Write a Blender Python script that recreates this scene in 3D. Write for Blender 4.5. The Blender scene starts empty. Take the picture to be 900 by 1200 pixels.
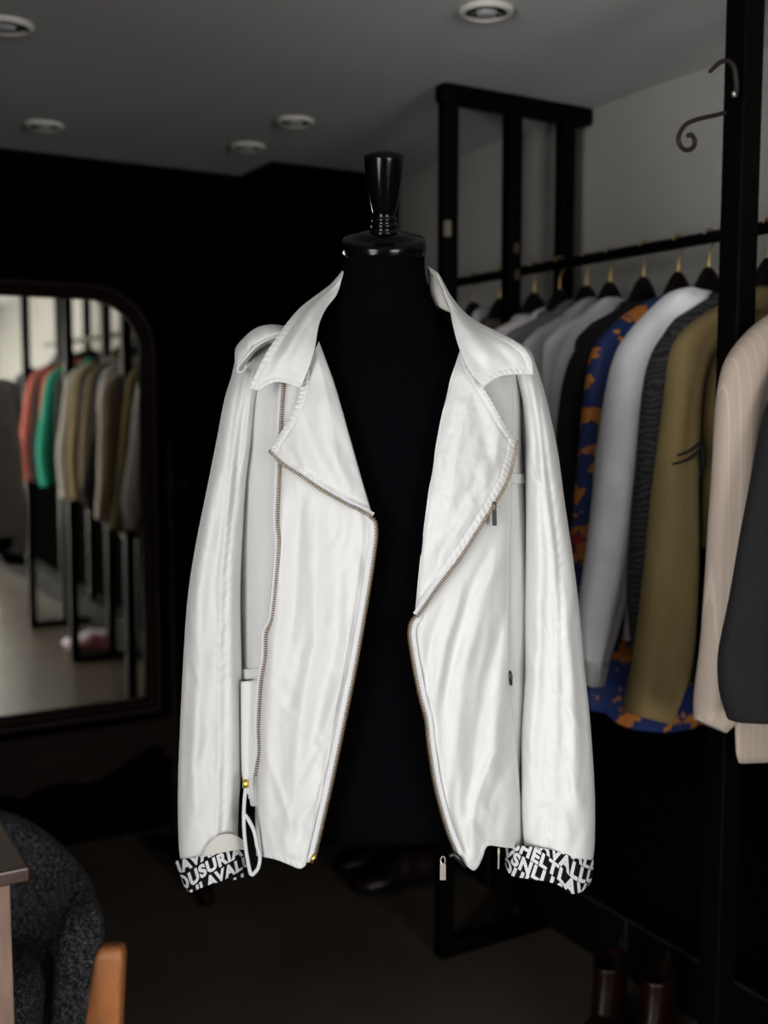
import bpy, bmesh, math, random
from math import sin, cos, pi, sqrt, exp, radians, atan, atan2
from mathutils import Vector, Matrix, noise
random.seed(7)
C = bpy.context.scene.collection
SC = bpy.context.scene

# ------------------------------------------------------------------ camera model
F = 1280.0
H = 1.5
PITCH = atan(120 / F)
YAW = radians(30.3)
cp, sp = cos(PITCH), sin(PITCH)
FWD = Vector((sin(YAW), cos(YAW), 0))
RGT = Vector((cos(YAW), -sin(YAW), 0))
UP = Vector((0, 0, 1))
CEIL = 2.33
XW = 2.07          # right wall
YB = 3.7           # back wall
XL = -1.8          # left wall
YF = -4.6          # shop front

def ray(px, py):
    """(lateral, drop) per unit of horizontal depth of the sight line through a photo pixel"""
    xc = (px - 450) / F
    yc = (600 - py) / F
    k = cp + yc * sp
    return xc / k, (-yc * cp + sp) / k

def at_depth(px, py, d):
    l, t = ray(px, py)
    return FWD * d + RGT * (l * d) + Vector((0, 0, H - t * d))

def at_planeY(px, py, Y):
    l, t = ray(px, py)
    v = FWD + RGT * l
    d = Y / v.y
    return Vector((v.x * d, Y, H - t * d))

def at_planeX(px, py, X):
    l, t = ray(px, py)
    v = FWD + RGT * l
    d = X / v.x
    return Vector((X, v.y * d, H - t * d))

def at_z(px, py, z):
    l, t = ray(px, py)
    d = (H - z) / t
    return FWD * d + RGT * (l * d) + Vector((0, 0, z))

# ------------------------------------------------------------------ materials
def mat(name, col, rough=0.6, metal=0.0, spec=0.5, var=0.0, vscale=8, bump=0.0, bscale=80, sheen=0.0, stretch=None, coat=0.0):
    m = bpy.data.materials.new(name)
    m.use_nodes = True
    nt = m.node_tree
    b = nt.nodes['Principled BSDF']
    b.inputs['Base Color'].default_value = (*col, 1)
    b.inputs['Roughness'].default_value = rough
    b.inputs['Metallic'].default_value = metal
    b.inputs['Specular IOR Level'].default_value = spec
    if sheen:
        b.inputs['Sheen Weight'].default_value = sheen
        b.inputs['Sheen Roughness'].default_value = 0.4
    if coat:
        b.inputs['Coat Weight'].default_value = coat
        b.inputs['Coat Roughness'].default_value = 0.08
    tc = nt.nodes.new('ShaderNodeTexCoord')
    mp = nt.nodes.new('ShaderNodeMapping')
    if stretch:
        mp.inputs['Scale'].default_value = stretch
    nt.links.new(tc.outputs['Object'], mp.inputs['Vector'])
    if var:
        n = nt.nodes.new('ShaderNodeTexNoise')
        n.inputs['Scale'].default_value = vscale
        n.inputs['Detail'].default_value = 6
        nt.links.new(mp.outputs[0], n.inputs['Vector'])
        r = nt.nodes.new('ShaderNodeValToRGB')
        r.color_ramp.elements[0].position = 0.3
        r.color_ramp.elements[1].position = 0.7
        r.color_ramp.elements[0].color = (*[c * (1 - var) for c in col], 1)
        r.color_ramp.elements[1].color = (*[min(1, c * (1 + var)) for c in col], 1)
        nt.links.new(n.outputs['Fac'], r.inputs[0])
        nt.links.new(r.outputs[0], b.inputs['Base Color'])
    if bump:
        n = nt.nodes.new('ShaderNodeTexNoise')
        n.inputs['Scale'].default_value = bscale
        n.inputs['Detail'].default_value = 4
        nt.links.new(mp.outputs[0], n.inputs['Vector'])
        bp = nt.nodes.new('ShaderNodeBump')
        bp.inputs['Strength'].default_value = bump
        bp.inputs['Distance'].default_value = 0.01
        nt.links.new(n.outputs['Fac'], bp.inputs['Height'])
        nt.links.new(bp.outputs[0], b.inputs['Normal'])
    return m

M = {}
M['nylon'] = mat('white_nylon', (.585, .585, .576), .48, spec=.4, bump=.08, bscale=70, stretch=(1, 1, .35))
M['lining'] = mat('off_white_lining', (.49, .475, .435), .6, bump=.1, bscale=90)
M['tape'] = mat('zip_tape_white', (.55, .56, .585), .7)
M['brass'] = mat('aged_brass', (.15, .11, .065), .42, 1.0)
M['gold'] = mat('bright_gold', (.9, .66, .15), .3, 1.0)
M['steel'] = mat('pale_steel', (.75, .68, .6), .35, .9)
M['gunmetal'] = mat('gunmetal', (.05, .05, .05), .35, .8)
M['cuff_black'] = mat('cuff_black', (.004, .004, .005), .8, spec=.1)
M['cuff_white'] = mat('cuff_white', (.55, .55, .56), .6)
M['form'] = mat('form_black_cloth', (.0019, .0020, .0027), .9, spec=.0, bump=.1, bscale=400)
M['lacquer'] = mat('black_lacquer', (.001, .001, .0012), .16, spec=.22)
M['rack'] = mat('rack_black_steel', (.0012, .0011, .0011), .5, spec=.04)
M['wood_dark'] = mat('mahogany', (.007, .0015, .001), .5, spec=.06, var=.5, vscale=6, stretch=(1, 1, 8))
M['hanger'] = mat('hanger_wood', (.004, .0018, .0016), .45, spec=.15, var=.3)
M['hook'] = mat('hook_brass', (.55, .38, .12), .35, 1.0)
M['iron'] = mat('wrought_iron', (.014, .011, .010), .6, .0, .2)
M['black_wall'] = mat('black_paint', (.0012, .0012, .0012), .9, spec=.0)
M['tile'] = mat('black_tile', (.0016, .0016, .0016), .7, spec=.05)
M['grout'] = mat('grey_grout', (.011, .0105, .010), .8)
M['plaster'] = mat('grey_plaster', (.27, .262, .245), .85, var=.06, vscale=3, bump=.15, bscale=14)
M['ceil'] = mat('ceiling_paint', (.48, .475, .47), .85, var=.05, vscale=1.5, bump=.1, bscale=20)
M['downlight'] = mat('downlight_white', (.52, .505, .46), .7)
M['bulb'] = mat('bulb_glass', (.35, .35, .36), .3)
M['dark_inside'] = mat('dark_recess', (.06, .06, .055), .8)
def boucle_mat():
    m = bpy.data.materials.new('charcoal_boucle')
    m.use_nodes = True
    nt = m.node_tree
    b = nt.nodes['Principled BSDF']
    b.inputs['Roughness'].default_value = .8
    b.inputs['Specular IOR Level'].default_value = .2
    tc = nt.nodes.new('ShaderNodeTexCoord')
    n = nt.nodes.new('ShaderNodeTexNoise')
    n.inputs['Scale'].default_value = 210
    n.inputs['Detail'].default_value = 2
    n.inputs['Distortion'].default_value = 1.8
    nt.links.new(tc.outputs['Object'], n.inputs['Vector'])
    r = nt.nodes.new('ShaderNodeValToRGB')
    r.color_ramp.elements[0].position = .52
    r.color_ramp.elements[1].position = .66
    r.color_ramp.elements[0].color = (.003, .003, .0035, 1)
    r.color_ramp.elements[1].color = (.20, .20, .21, 1)
    nt.links.new(n.outputs['Fac'], r.inputs[0])
    nt.links.new(r.outputs[0], b.inputs['Base Color'])
    bp = nt.nodes.new('ShaderNodeBump')
    bp.inputs['Strength'].default_value = .9
    bp.inputs['Distance'].default_value = .004
    nt.links.new(n.outputs['Fac'], bp.inputs['Height'])
    nt.links.new(bp.outputs[0], b.inputs['Normal'])
    return m
M['boucle'] = boucle_mat()
M['oak'] = mat('oiled_beech', (.42, .155, .05), .4, var=.18, vscale=9, stretch=(6, 6, 1))
M['table_top'] = mat('table_dark_wood', (.05, .022, .014), .3, var=.3, vscale=6, stretch=(1, 6, 6))
M['table_leg'] = mat('table_leg_wood', (.3, .19, .14), .5, var=.25, vscale=7, stretch=(5, 5, 1))
M['shoe'] = mat('oxblood_leather', (.006, .0011, .0009), .34, spec=.2)
M['sole'] = mat('black_sole', (.003, .0025, .0025), .7, spec=.1)

def floor_mat():
    m = mat('floor_dark', (.072, .056, .043), .27, var=.25, vscale=2.2, bump=.06, bscale=30)
    return m
M['floor'] = floor_mat()

def mirror_mat():
    m = bpy.data.materials.new('mirror_silver')
    m.use_nodes = True
    b = m.node_tree.nodes['Principled BSDF']
    b.inputs['Base Color'].default_value = (.93, .905, .80, 1)
    b.inputs['Metallic'].default_value = 1
    b.inputs['Roughness'].default_value = .0
    return m
M['mirror'] = mirror_mat()

def glass_mat():
    m = bpy.data.materials.new('clear_pane')
    m.use_nodes = True
    nt = m.node_tree
    nt.nodes.remove(nt.nodes['Principled BSDF'])
    out = nt.nodes['Material Output']
    tr = nt.nodes.new('ShaderNodeBsdfTransparent')
    gl = nt.nodes.new('ShaderNodeBsdfGlossy')
    gl.inputs['Roughness'].default_value = 0.02
    fr = nt.nodes.new('ShaderNodeFresnel')
    mx = nt.nodes.new('ShaderNodeMixShader')
    nt.links.new(fr.outputs[0], mx.inputs[0])
    nt.links.new(tr.outputs[0], mx.inputs[1])
    nt.links.new(gl.outputs[0], mx.inputs[2])
    nt.links.new(mx.outputs[0], out.inputs[0])
    return m
M['pane'] = glass_mat()

def print_mat():
    m = bpy.data.materials.new('blue_orange_print')
    m.use_nodes = True
    nt = m.node_tree
    b = nt.nodes['Principled BSDF']
    b.inputs['Roughness'].default_value = .7
    tc = nt.nodes.new('ShaderNodeTexCoord')
    mp = nt.nodes.new('ShaderNodeMapping')
    mp.inputs['Scale'].default_value = (1, .35, 1)
    nt.links.new(tc.outputs['Object'], mp.inputs['Vector'])
    n = nt.nodes.new('ShaderNodeTexNoise')
    n.inputs['Scale'].default_value = 15
    n.inputs['Detail'].default_value = 1.2
    n.inputs['Distortion'].default_value = .6
    nt.links.new(mp.outputs[0], n.inputs['Vector'])
    v = nt.nodes.new('ShaderNodeTexVoronoi')
    v.inputs['Scale'].default_value = 38
    nt.links.new(mp.outputs[0], v.inputs['Vector'])
    # large blobs with ragged edges, plus loose round dots
    n2 = nt.nodes.new('ShaderNodeTexVoronoi')
    n2.inputs['Scale'].default_value = 75
    nt.links.new(mp.outputs[0], n2.inputs['Vector'])
    ad = nt.nodes.new('ShaderNodeMath'); ad.operation = 'MULTIPLY_ADD'
    nt.links.new(n2.outputs['Distance'], ad.inputs[0])
    ad.inputs[1].default_value = -.17
    nt.links.new(n.outputs['Fac'], ad.inputs[2])
    lt = nt.nodes.new('ShaderNodeMath'); lt.operation = 'LESS_THAN'
    nt.links.new(v.outputs['Distance'], lt.inputs[0]); lt.inputs[1].default_value = .26
    md = nt.nodes.new('ShaderNodeMath'); md.operation = 'MULTIPLY_ADD'
    nt.links.new(lt.outputs[0], md.inputs[0]); md.inputs[1].default_value = .075
    nt.links.new(ad.outputs[0], md.inputs[2])
    ad = md
    r = nt.nodes.new('ShaderNodeValToRGB')
    r.color_ramp.interpolation = 'CONSTANT'
    r.color_ramp.elements[0].color = (.008, .025, .125, 1)
    r.color_ramp.elements[0].position = 0
    r.color_ramp.elements[1].position = .46
    r.color_ramp.elements[1].color = (.50, .17, .022, 1)
    e = r.color_ramp.elements.new(.66); e.color = (.012, .03, .12, 1)
    e = r.color_ramp.elements.new(.69); e.color = (.4, .015, .02, 1)
    nt.links.new(ad.outputs[0], r.inputs[0])
    nt.links.new(r.outputs[0], b.inputs['Base Color'])
    return m
M['print'] = print_mat()

def weave_mat(name, c1, c2, scale, axis='x', rough=.8, sharp=.5, ramp=(.42, .58)):
    """striped / snake pattern cloth"""
    m = bpy.data.materials.new(name)
    m.use_nodes = True
    nt = m.node_tree
    b = nt.nodes['Principled BSDF']
    b.inputs['Roughness'].default_value = rough
    tc = nt.nodes.new('ShaderNodeTexCoord')
    w = nt.nodes.new('ShaderNodeTexWave')
    w.bands_direction = 'X' if axis == 'x' else 'Z'
    w.inputs['Scale'].default_value = scale
    w.inputs['Distortion'].default_value = sharp
    w.inputs['Detail'].default_value = 3
    nt.links.new(tc.outputs['Object'], w.inputs['Vector'])
    r = nt.nodes.new('ShaderNodeValToRGB')
    r.color_ramp.elements[0].position = ramp[0]
    r.color_ramp.elements[1].position = ramp[1]
    r.color_ramp.elements[0].color = (*c1, 1)
    r.color_ramp.elements[1].color = (*c2, 1)
    nt.links.new(w.outputs['Fac'], r.inputs[0])
    nt.links.new(r.outputs[0], b.inputs['Base Color'])
    return m
M['snake'] = weave_mat('charcoal_snake_weave', (.006, .006, .007), (.04, .04, .042), 24, 'z', sharp=9)
M['pinstripe'] = weave_mat('beige_pinstripe', (.325, .26, .215), (.40, .33, .28), 19, 'x', sharp=.25, ramp=(.95, .995))
_cl = {}
def cloth(name, col, rough=.8, var=.08):
    if name not in _cl:
        _cl[name] = mat(name, col, rough, spec=.25, var=var, vscale=12, bump=.1, bscale=120)
    return _cl[name]

# ------------------------------------------------------------------ mesh helpers
def link(name, bm, m, parent=None, smooth=True, loc=None):
    me = bpy.data.meshes.new(name)
    bmesh.ops.recalc_face_normals(bm, faces=bm.faces)
    if smooth:
        for f in bm.faces:
            f.smooth = True
    bm.to_mesh(me)
    bm.free()
    o = bpy.data.objects.new(name, me)
    C.objects.link(o)
    for mm in (m if isinstance(m, (list, tuple)) else [m]):
        me.materials.append(mm)
    if parent:
        o.parent = parent
        o.matrix_parent_inverse = world_of(parent).inverted()
    return o

def world_of(o):
    mt = Matrix.Translation(o.location) @ o.rotation_euler.to_matrix().to_4x4()
    if o.parent:
        return world_of(o.parent) @ o.matrix_parent_inverse @ mt
    return mt

def thing(name, label, cat, loc=(0, 0, 0), rot=(0, 0, 0), group=None):
    o = bpy.data.objects.new(name, None)
    o.empty_display_size = .05
    C.objects.link(o)
    o.location = loc
    o.rotation_euler = rot
    o['label'] = label
    o['category'] = cat
    if group:
        o['group'] = group
    return o

def tag(o, label, cat, group=None):
    o['label'] = label
    o['category'] = cat
    if group:
        o['group'] = group
    return o

def struct(o):
    o['kind'] = 'structure'
    return o

def add_box(bm, x0, x1, y0, y1, z0, z1, bevel=0, mtx=None, mi=0):
    vs = [bm.verts.new((x, y, z)) for x in (x0, x1) for y in (y0, y1) for z in (z0, z1)]
    idx = [(0, 1, 3, 2), (4, 6, 7, 5), (0, 4, 5, 1), (2, 3, 7, 6), (0, 2, 6, 4), (1, 5, 7, 3)]
    fs = [bm.faces.new([vs[i] for i in q]) for q in idx]
    for f in fs:
        f.material_index = mi
    if bevel:
        es = list({e for f in fs for e in f.edges})
        r = bmesh.ops.bevel(bm, geom=es, offset=bevel, segments=2, affect='EDGES', profile=.6)
        vs = list({v for f in r['faces'] for v in f.verts} | {v for v in vs if v.is_valid})
    if mtx is not None:
        for v in vs:
            v.co = mtx @ v.co
    return vs

def add_rings(bm, rings, closed=True, cap=True, mi=0):
    vr = [[bm.verts.new(p) for p in r] for r in rings]
    n = len(vr[0])
    for a, b in zip(vr[:-1], vr[1:]):
        for i in range(n if closed else n - 1):
            j = (i + 1) % n
            f = bm.faces.new((a[i], a[j], b[j], b[i]))
            f.material_index = mi
    if cap and closed:
        for r in (vr[0], vr[-1]):
            try:
                f = bm.faces.new(r)
                f.material_index = mi
            except ValueError:
                pass
    return vr

def add_lathe(bm, prof, n=32, mtx=None, cx=0, cy=0):
    rings = []
    for r, z in prof:
        ring = []
        for i in range(n):
            a = 2 * pi * i / n
            v = Vector((cx + r * cos(a), cy + r * sin(a), z))
            ring.append(mtx @ v if mtx is not None else v)
        rings.append(ring)
    return add_rings(bm, rings)

def add_tube(bm, pts, r, n=8, cap=True, mi=0):
    pts = [Vector(p) for p in pts]
    rs = r if isinstance(r, (list, tuple)) else [r] * len(pts)
    rings = []
    prev = None
    for i, p in enumerate(pts):
        t = (pts[min(i + 1, len(pts) - 1)] - pts[max(i - 1, 0)]).normalized()
        if prev is None:
            up = Vector((0, 0, 1)) if abs(t.z) < .9 else Vector((0, 1, 0))
            s = t.cross(up).normalized()
        else:
            s = (prev - t * prev.dot(t)).normalized()
        prev = s
        q = t.cross(s)
        rings.append([p + (s * cos(2 * pi * k / n) + q * sin(2 * pi * k / n)) * rs[i] for k in range(n)])
    return add_rings(bm, rings, cap=cap, mi=mi)

def spline(pts, n):
    """Catmull-Rom through points, n samples, uniform in arc length"""
    P = [Vector(p) for p in pts]
    if len(P) == 2:
        return [P[0].lerp(P[1], i / (n - 1)) for i in range(n)]
    dense = []
    for i in range(len(P) - 1):
        p0 = P[i - 1] if i else P[0] * 2 - P[1]
        p1, p2 = P[i], P[i + 1]
        p3 = P[i + 2] if i + 2 < len(P) else P[-1] * 2 - P[-2]
        for k in range(12):
            t = k / 12
            dense.append(.5 * ((2 * p1) + (p2 - p0) * t + (2 * p0 - 5 * p1 + 4 * p2 - p3) * t * t + (3 * p1 - p0 - 3 * p2 + p3) * t ** 3))
    dense.append(P[-1])
    return resample(dense, n)

def resample(dense, n):
    L = [0]
    for a, b in zip(dense[:-1], dense[1:]):
        L.append(L[-1] + (b - a).length)
    out = []
    j = 0
    for i in range(n):
        s = L[-1] * i / (n - 1)
        while j < len(L) - 2 and L[j + 1] < s:
            j += 1
        seg = L[j + 1] - L[j]
        out.append(dense[j].lerp(dense[j + 1], 0 if seg < 1e-12 else min(1, max(0, (s - L[j]) / seg))))
    return out

def interp(tab, x):
    if x <= tab[0][0]:
        return tab[0][1]
    for (x0, y0), (x1, y1) in zip(tab[:-1], tab[1:]):
        if x <= x1:
            k = (x - x0) / (x1 - x0)
            k = k * k * (3 - 2 * k) * .5 + k * .5
            return y0 + (y1 - y0) * k
    return tab[-1][1]

def smooth01(x):
    x = max(0, min(1, x))
    return x * x * (3 - 2 * x)

def fbm(x, y, z, o=3):
    s, a = 0, 1
    for i in range(o):
        s += a * noise.noise(Vector((x, y, z)))
        x, y, z, a = x * 2.03, y * 2.03, z * 2.03 + 7.1, a * .5
    return s

def solidify(o, t, off=-1):
    md = o.modifiers.new('thick', 'SOLIDIFY')
    md.thickness = t
    md.offset = off
    return o

def bevel_mod(o, w=.003, seg=2):
    md = o.modifiers.new('bevel', 'BEVEL')
    md.width = w
    md.segments = seg
    md.limit_method = 'ANGLE'
    return o

# ================================================================== SETTING
def box_obj(name, x0, x1, y0, y1, z0, z1, m, parent=None, bevel=0):
    bm = bmesh.new()
    add_box(bm, x0, x1, y0, y1, z0, z1, bevel)
    return link(name, bm, m, parent, smooth=False)

T = .1
struct(box_obj('floor', XL - T, XW + T, YF - T, YB + T, -T, 0, M['floor']))
struct(box_obj('ceiling', XL - T, XW + T, YF - T, YB + T, CEIL, CEIL + T, M['ceil']))
DADO = 1.02
struct(box_obj('wall_right', XW, XW + T, YF, YB, DADO, CEIL, M['plaster']))
struct(box_obj('wall_right_lower', XW - .004, XW + T, YF, YB, 0, DADO, M['black_wall']))
LY0, LY1 = -2.6, .5
bm = bmesh.new()
add_box(bm, XL - T, XL, YF, LY0, 0, CEIL)
add_box(bm, XL - T, XL, LY1, YB, 0, CEIL)
add_box(bm, XL - T, XL, LY0, LY1, 0, .12)
add_box(bm, XL - T, XL, LY0, LY1, 2.2, CEIL)
struct(link('wall_left', bm, M['plaster'], smooth=False))
win2 = bpy.data.objects.new('window_2', None)
C.objects.link(win2)
win2.location = (XL, (LY0 + LY1) / 2, .12)
win2['kind'] = 'structure'
bm = bmesh.new()
for y in (LY0, (LY0 + LY1) / 2, LY1 - .05):
    add_box(bm, XL - .08, XL - .02, y, y + .05, .12, 2.2)
for z in (.12, 2.15):
    add_box(bm, XL - .08, XL - .02, LY0 + .05, LY1 - .05, z, z + .05)
link('window_frame', bm, M['rack'], win2, smooth=False)
bm = bmesh.new()
add_box(bm, XL - .055, XL - .049, LY0 + .02, LY1 - .02, .14, 2.18)
link('window_pane', bm, M['pane'], win2, smooth=False)
bm = bmesh.new()
add_box(bm, XL - T, XW + T, YB, YB + T, 0, CEIL)
struct(link('wall_back', bm, M['black_wall'], smooth=False))
struct(box_obj('wall_back_column', 1.57, XW, 3.43, YB, 0, CEIL, M['black_wall']))
# black tiled plinth running along the foot of the right wall
PX = 1.955
bm = bmesh.new()
add_box(bm, PX, XW, YF, 3.43, 0, .155, .002)
pl = struct(link('baseboard_right', bm, M['tile'], smooth=False))
bm = bmesh.new()
add_box(bm, PX - .0012, PX + .004, 1.0, 3.0, .1545, .1572)
for yj in (2.075 - .62, 2.075, 2.075 + .62):
    add_box(bm, PX - .0012, PX + .003, yj - .003, yj + .003, .0, .156)
struct(link('trim_1', bm, M['grout'], smooth=False))
# shop front with big window
WX0, WX1, WZ0, WZ1 = -.4, 1.95, .12, 2.2
bm = bmesh.new()
add_box(bm, XL - T, WX0, YF - T, YF, 0, CEIL)
add_box(bm, WX1, XW + T, YF - T, YF, 0, CEIL)
add_box(bm, WX0, WX1, YF - T, YF, 0, WZ0)
add_box(bm, WX0, WX1, YF - T, YF, WZ1, CEIL)
struct(link('wall_front', bm, M['plaster'], smooth=False))
win = bpy.data.objects.new('window_1', None)
C.objects.link(win)
win.location = (0, YF, WZ0)
win['kind'] = 'structure'
bm = bmesh.new()
for x in (WX0, .78, WX1 - .05):
    add_box(bm, x, x + .05, YF - .08, YF - .02, WZ0, WZ1)
for z in (WZ0, WZ1 - .05):
    add_box(bm, WX0 + .05, WX1 - .05, YF - .08, YF - .02, z, z + .05)
link('window_frame', bm, M['rack'], win, smooth=False)
bm = bmesh.new()
add_box(bm, WX0 + .02, WX1 - .02, YF - .055, YF - .049, WZ0 + .02, WZ1 - .02)
link('window_pane', bm, M['pane'], win, smooth=False)

# ================================================================== DOWNLIGHTS
def downlight(px, py, label, r=.057):
    p = at_z(px, py, CEIL)
    t = thing('ceiling_downlight', label, 'ceiling light', (p.x, p.y, CEIL))
    bm = bmesh.new()
    add_lathe(bm, [(r * .70, 0), (r, 0), (r * 1.0, -.006), (r * .93, -.011), (r * .8, -.012), (r * .68, -.006), (r * .66, -.0005)], 40,
              Matrix.Translation((p.x, p.y, CEIL)))
    link('trim_ring', bm, M['downlight'], t)
    bm = bmesh.new()
    add_lathe(bm, [(.001, -.001), (r * .70, -.001), (r * .69, -.003), (.001, -.003)], 32, Matrix.Translation((p.x, p.y, CEIL)))
    link('recess', bm, M['dark_inside'], t)
    bm = bmesh.new()
    add_lathe(bm, [(.001, -.002), (r * .36, -.003), (r * .43, -.006), (r * .38, -.011), (r * .2, -.014), (.001, -.015)], 24, Matrix.Translation((p.x, p.y, CEIL)))
    bl = link('bulb', bm, M['bulb'], t)
    for s in (-1, 1):
        bm = bmesh.new()
        add_tube(bm, [Vector((p.x, p.y, CEIL)) + RGT * (s * r * .72) + Vector((0, 0, -.006)), Vector((p.x, p.y, CEIL)) + RGT * (s * r * .34) + Vector((0, 0, -.010))], .005, 6)
        link('bulb_clip', bm, M['gunmetal'], t)
downlight(570, 11, 'white recessed ceiling spotlight nearest the rack top, cut by the top of the photo')
downlight(8, 28, 'white recessed ceiling spotlight cut off at the left edge of the photo')
downlight(52, 146, 'dim ceiling spotlight above the arched mirror')
downlight(346, 141, 'dim ceiling spotlight to the upper left of the dress form knob')
downlight(290, 171, 'dim ceiling spotlight farthest back, beside the black back wall')

# ================================================================== RACK
RX0, RX1, RXM = 1.60, 2.03, 1.83
RAILZ = 1.872
FRAMES = [2.41, 1.432, .36, -.70]
rack = thing('clothes_rack', 'black steel floor-to-ceiling clothes rack along the grey right wall', 'clothes rack', (RXM, .9, 0))
for Yk in FRAMES:
    s = .0205 if Yk > 2 else .0245
    for xx in (RX0 if Yk > 2 else RX0 - .011, 1.805, RX1 - .045):
        bm = bmesh.new()
        add_box(bm, xx - s, xx + s, Yk - s, Yk + s, .0, CEIL - .045)
        bevel_mod(link('post', bm, M['rack'], rack, smooth=False), .004)
    bm = bmesh.new()
    add_box(bm, RX0 - s - .01, XW - .004, Yk - s - .004, Yk + s + .004, CEIL - .05, CEIL - .001)
    bevel_mod(link('top_bar', bm, M['rack'], rack, smooth=False), .012, 3)
    bm = bmesh.new()
    add_box(bm, RX0 - s, PX - .004, Yk - s - .002, Yk + s + .002, .0, .045)
    bevel_mod(link('bottom_bar', bm, M['rack'], rack, smooth=False), .004)
bm = bmesh.new()
add_tube(bm, [(RXM, 3.43, RAILZ), (RXM, -1.2, RAILZ)], .0135, 14)
link('hanging_rail', bm, M['rack'], rack)
bm = bmesh.new()
p = at_planeY(522, 268, 2.385)
add_box(bm, p.x - .004, p.x + .012, 2.375, 2.3895, p.z - .02, p.z + .02, .002)
link('bracket', bm, mat('bracket_steel', (.16, .13, .1), .5, .3), rack, smooth=False)
for (px, py) in ((604, 291), (605, 322)):
    p = at_planeY(px, py, 2.385)
    bm = bmesh.new()
    add_box(bm, p.x - .004, p.x + .006, 2.376, 2.3895, p.z - .014, p.z + .014, .002)
    link('bracket', bm, mat('bracket_bronze', (.07, .04, .02), .5, .3), rack, smooth=False)

# wrought iron hooks on the near post
pts = [at_planeY(x, y, 1.45) for x, y in ((862, 129), (838, 135), (820, 139), (805, 145), (797, 155), (795, 165), (799, 173), (806, 176), (813, 172), (814, 164), (810, 158), (806, 159))]
bm = bmesh.new()
add_tube(bm, spline(pts, 60), .0042, 10)
hk = link('scroll_hook', bm, M['iron'], rack)
hk['label'] = 'wrought-iron hook ending in a downward curl'
pts = [at_planeY(x, y, 1.402) for x, y in ((832, 84), (838, 78), (846, 72), (854, 72), (860, 79), (862, 90), (863, 104), (862, 112))]
bm = bmesh.new()
add_tube(bm, spline(pts, 50), [.0035 + .0012 * min(1, i / 30) for i in range(50)], 10)
hk = link('bent_hook', bm, M['iron'], rack)
hk['label'] = 'short wrought-iron hook bent over to a point'
bm = bmesh.new()
p = at_planeY(862, 110, 1.402)
bmesh.ops.create_uvsphere(bm, u_segments=12, v_segments=8, radius=.0055, matrix=Matrix.Translation((p.x, 1.404, p.z)))
link('screw_head', bm, M['steel'], hk)

# ================================================================== CLOTHES ON THE RAIL
def hanger(Y, label, group=None):
    t = thing('coat_hanger', label, 'hanger', (RXM, Y, 1.66), group=group)
    bm = bmesh.new()
    rings = []
    n = 33
    for i in range(n):
        u = -1 + 2 * i / (n - 1)
        x = RXM + .175 * u
        z = 1.766 - .155 * max(0, sqrt(u * u + .012) - .11)
        hh = .009 + .036 * exp(-(u / .21) ** 4)
        w = .010 + .006 * abs(u)
        if abs(u) > .97:
            hh *= .4; w *= .5
        rings.append([Vector((x, Y + w * cos(2 * pi * k / 12), z + hh * sin(2 * pi * k / 12))) for k in range(12)])
    add_rings(bm, rings)
    link('hanger_body', bm, M['hanger'], t)
    bm = bmesh.new()
    pts = [(RXM, Y, 1.80), (RXM, Y, 1.83), (RXM + .004, Y, 1.847)]
    for k in range(11):
        a = radians(-50 + 21 * k)
        pts.append((RXM + .0185 * cos(a), Y, RAILZ + .0185 * sin(a)))
    add_tube(bm, spline(pts, 40), .0022, 8)
    link('hook', bm, M['hook'], t)
    return t

def px_tube(left, right, Y, th, m, name, parent, rows=60, n=20, seed=0, fold=.008, capend=True, depth_shift=None):
    """a sleeve or body as a closed tube: its left and right outline seen in the vertical plane Y"""
    L = spline([(a, b, 0) for a, b in left], rows)
    R = spline([(a, b, 0) for a, b in right], rows)
    rings = []
    for i in range(rows):
        s = i / (rows - 1)
        a = at_planeY(L[i].x, L[i].y, Y)
        b = at_planeY(R[i].x, R[i].y, Y)
        c = (a + b) / 2
        hv = (b - a) / 2
        t = min(th, max(.006, hv.length * .75))
        if s < .04:
            t *= .5 + s / .08
        ring = []
        for k in range(n):
            th_ = 2 * pi * k / n
            cc, ss = cos(th_), sin(th_)
            cc2 = math.copysign(abs(cc) ** .85, cc)
            p = c + hv * cc2 + Vector((0, -t * math.copysign(abs(ss) ** .85, ss), 0))
            f = fbm(cc * 1.6 + seed * 3.1, p.z * 2.2, seed * 5.3, 3) * fold + sin(cc * 5 + p.z * 4 + seed) * fold * .35
            p += Vector((0, -f * ss, 0)) + hv.normalized() * (f * .4 * cc if hv.length > 1e-6 else 0)
            ring.append(p)
        rings.append(ring)
    bm = bmesh.new()
    add_rings(bm, rings, cap=capend)
    return link(name, bm, m, parent)

def body_tube(Y, m, parent, zhem=1.05, hw=.205, th=.03, seed=0, xc=RXM, sw=.2):
    tab = [(-1.74, .05), (-1.73, .08), (-1.71, .12), (-1.69, sw * .82), (-1.655, sw), (-1.5, hw), (-1.3, hw), (-zhem, hw + .012)]
    rows, n = 46, 36
    rings = []
    for i in range(rows):
        z = 1.742 + (zhem - 1.742) * i / (rows - 1)
        w = interp(tab, -z)
        t = min(th, w * .5)
        ring = []
        for k in range(n):
            a = 2 * pi * k / n
            x = math.copysign(abs(cos(a)) ** .7, cos(a)) * w
            y = math.copysign(abs(sin(a)) ** .7, sin(a)) * t
            f = fbm(x * 9 + seed * 2.7, z * 1.5, seed * 4.1, 2) * .008
            ring.append(Vector((xc + x, Y + y - f * sin(a), z + .008 * sin(x * 20 + seed) * smooth01((1.2 - z) / .2))))
        rings.append(ring)
    bm = bmesh.new()
    add_rings(bm, rings)
    return link('body', bm, m, parent)

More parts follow.
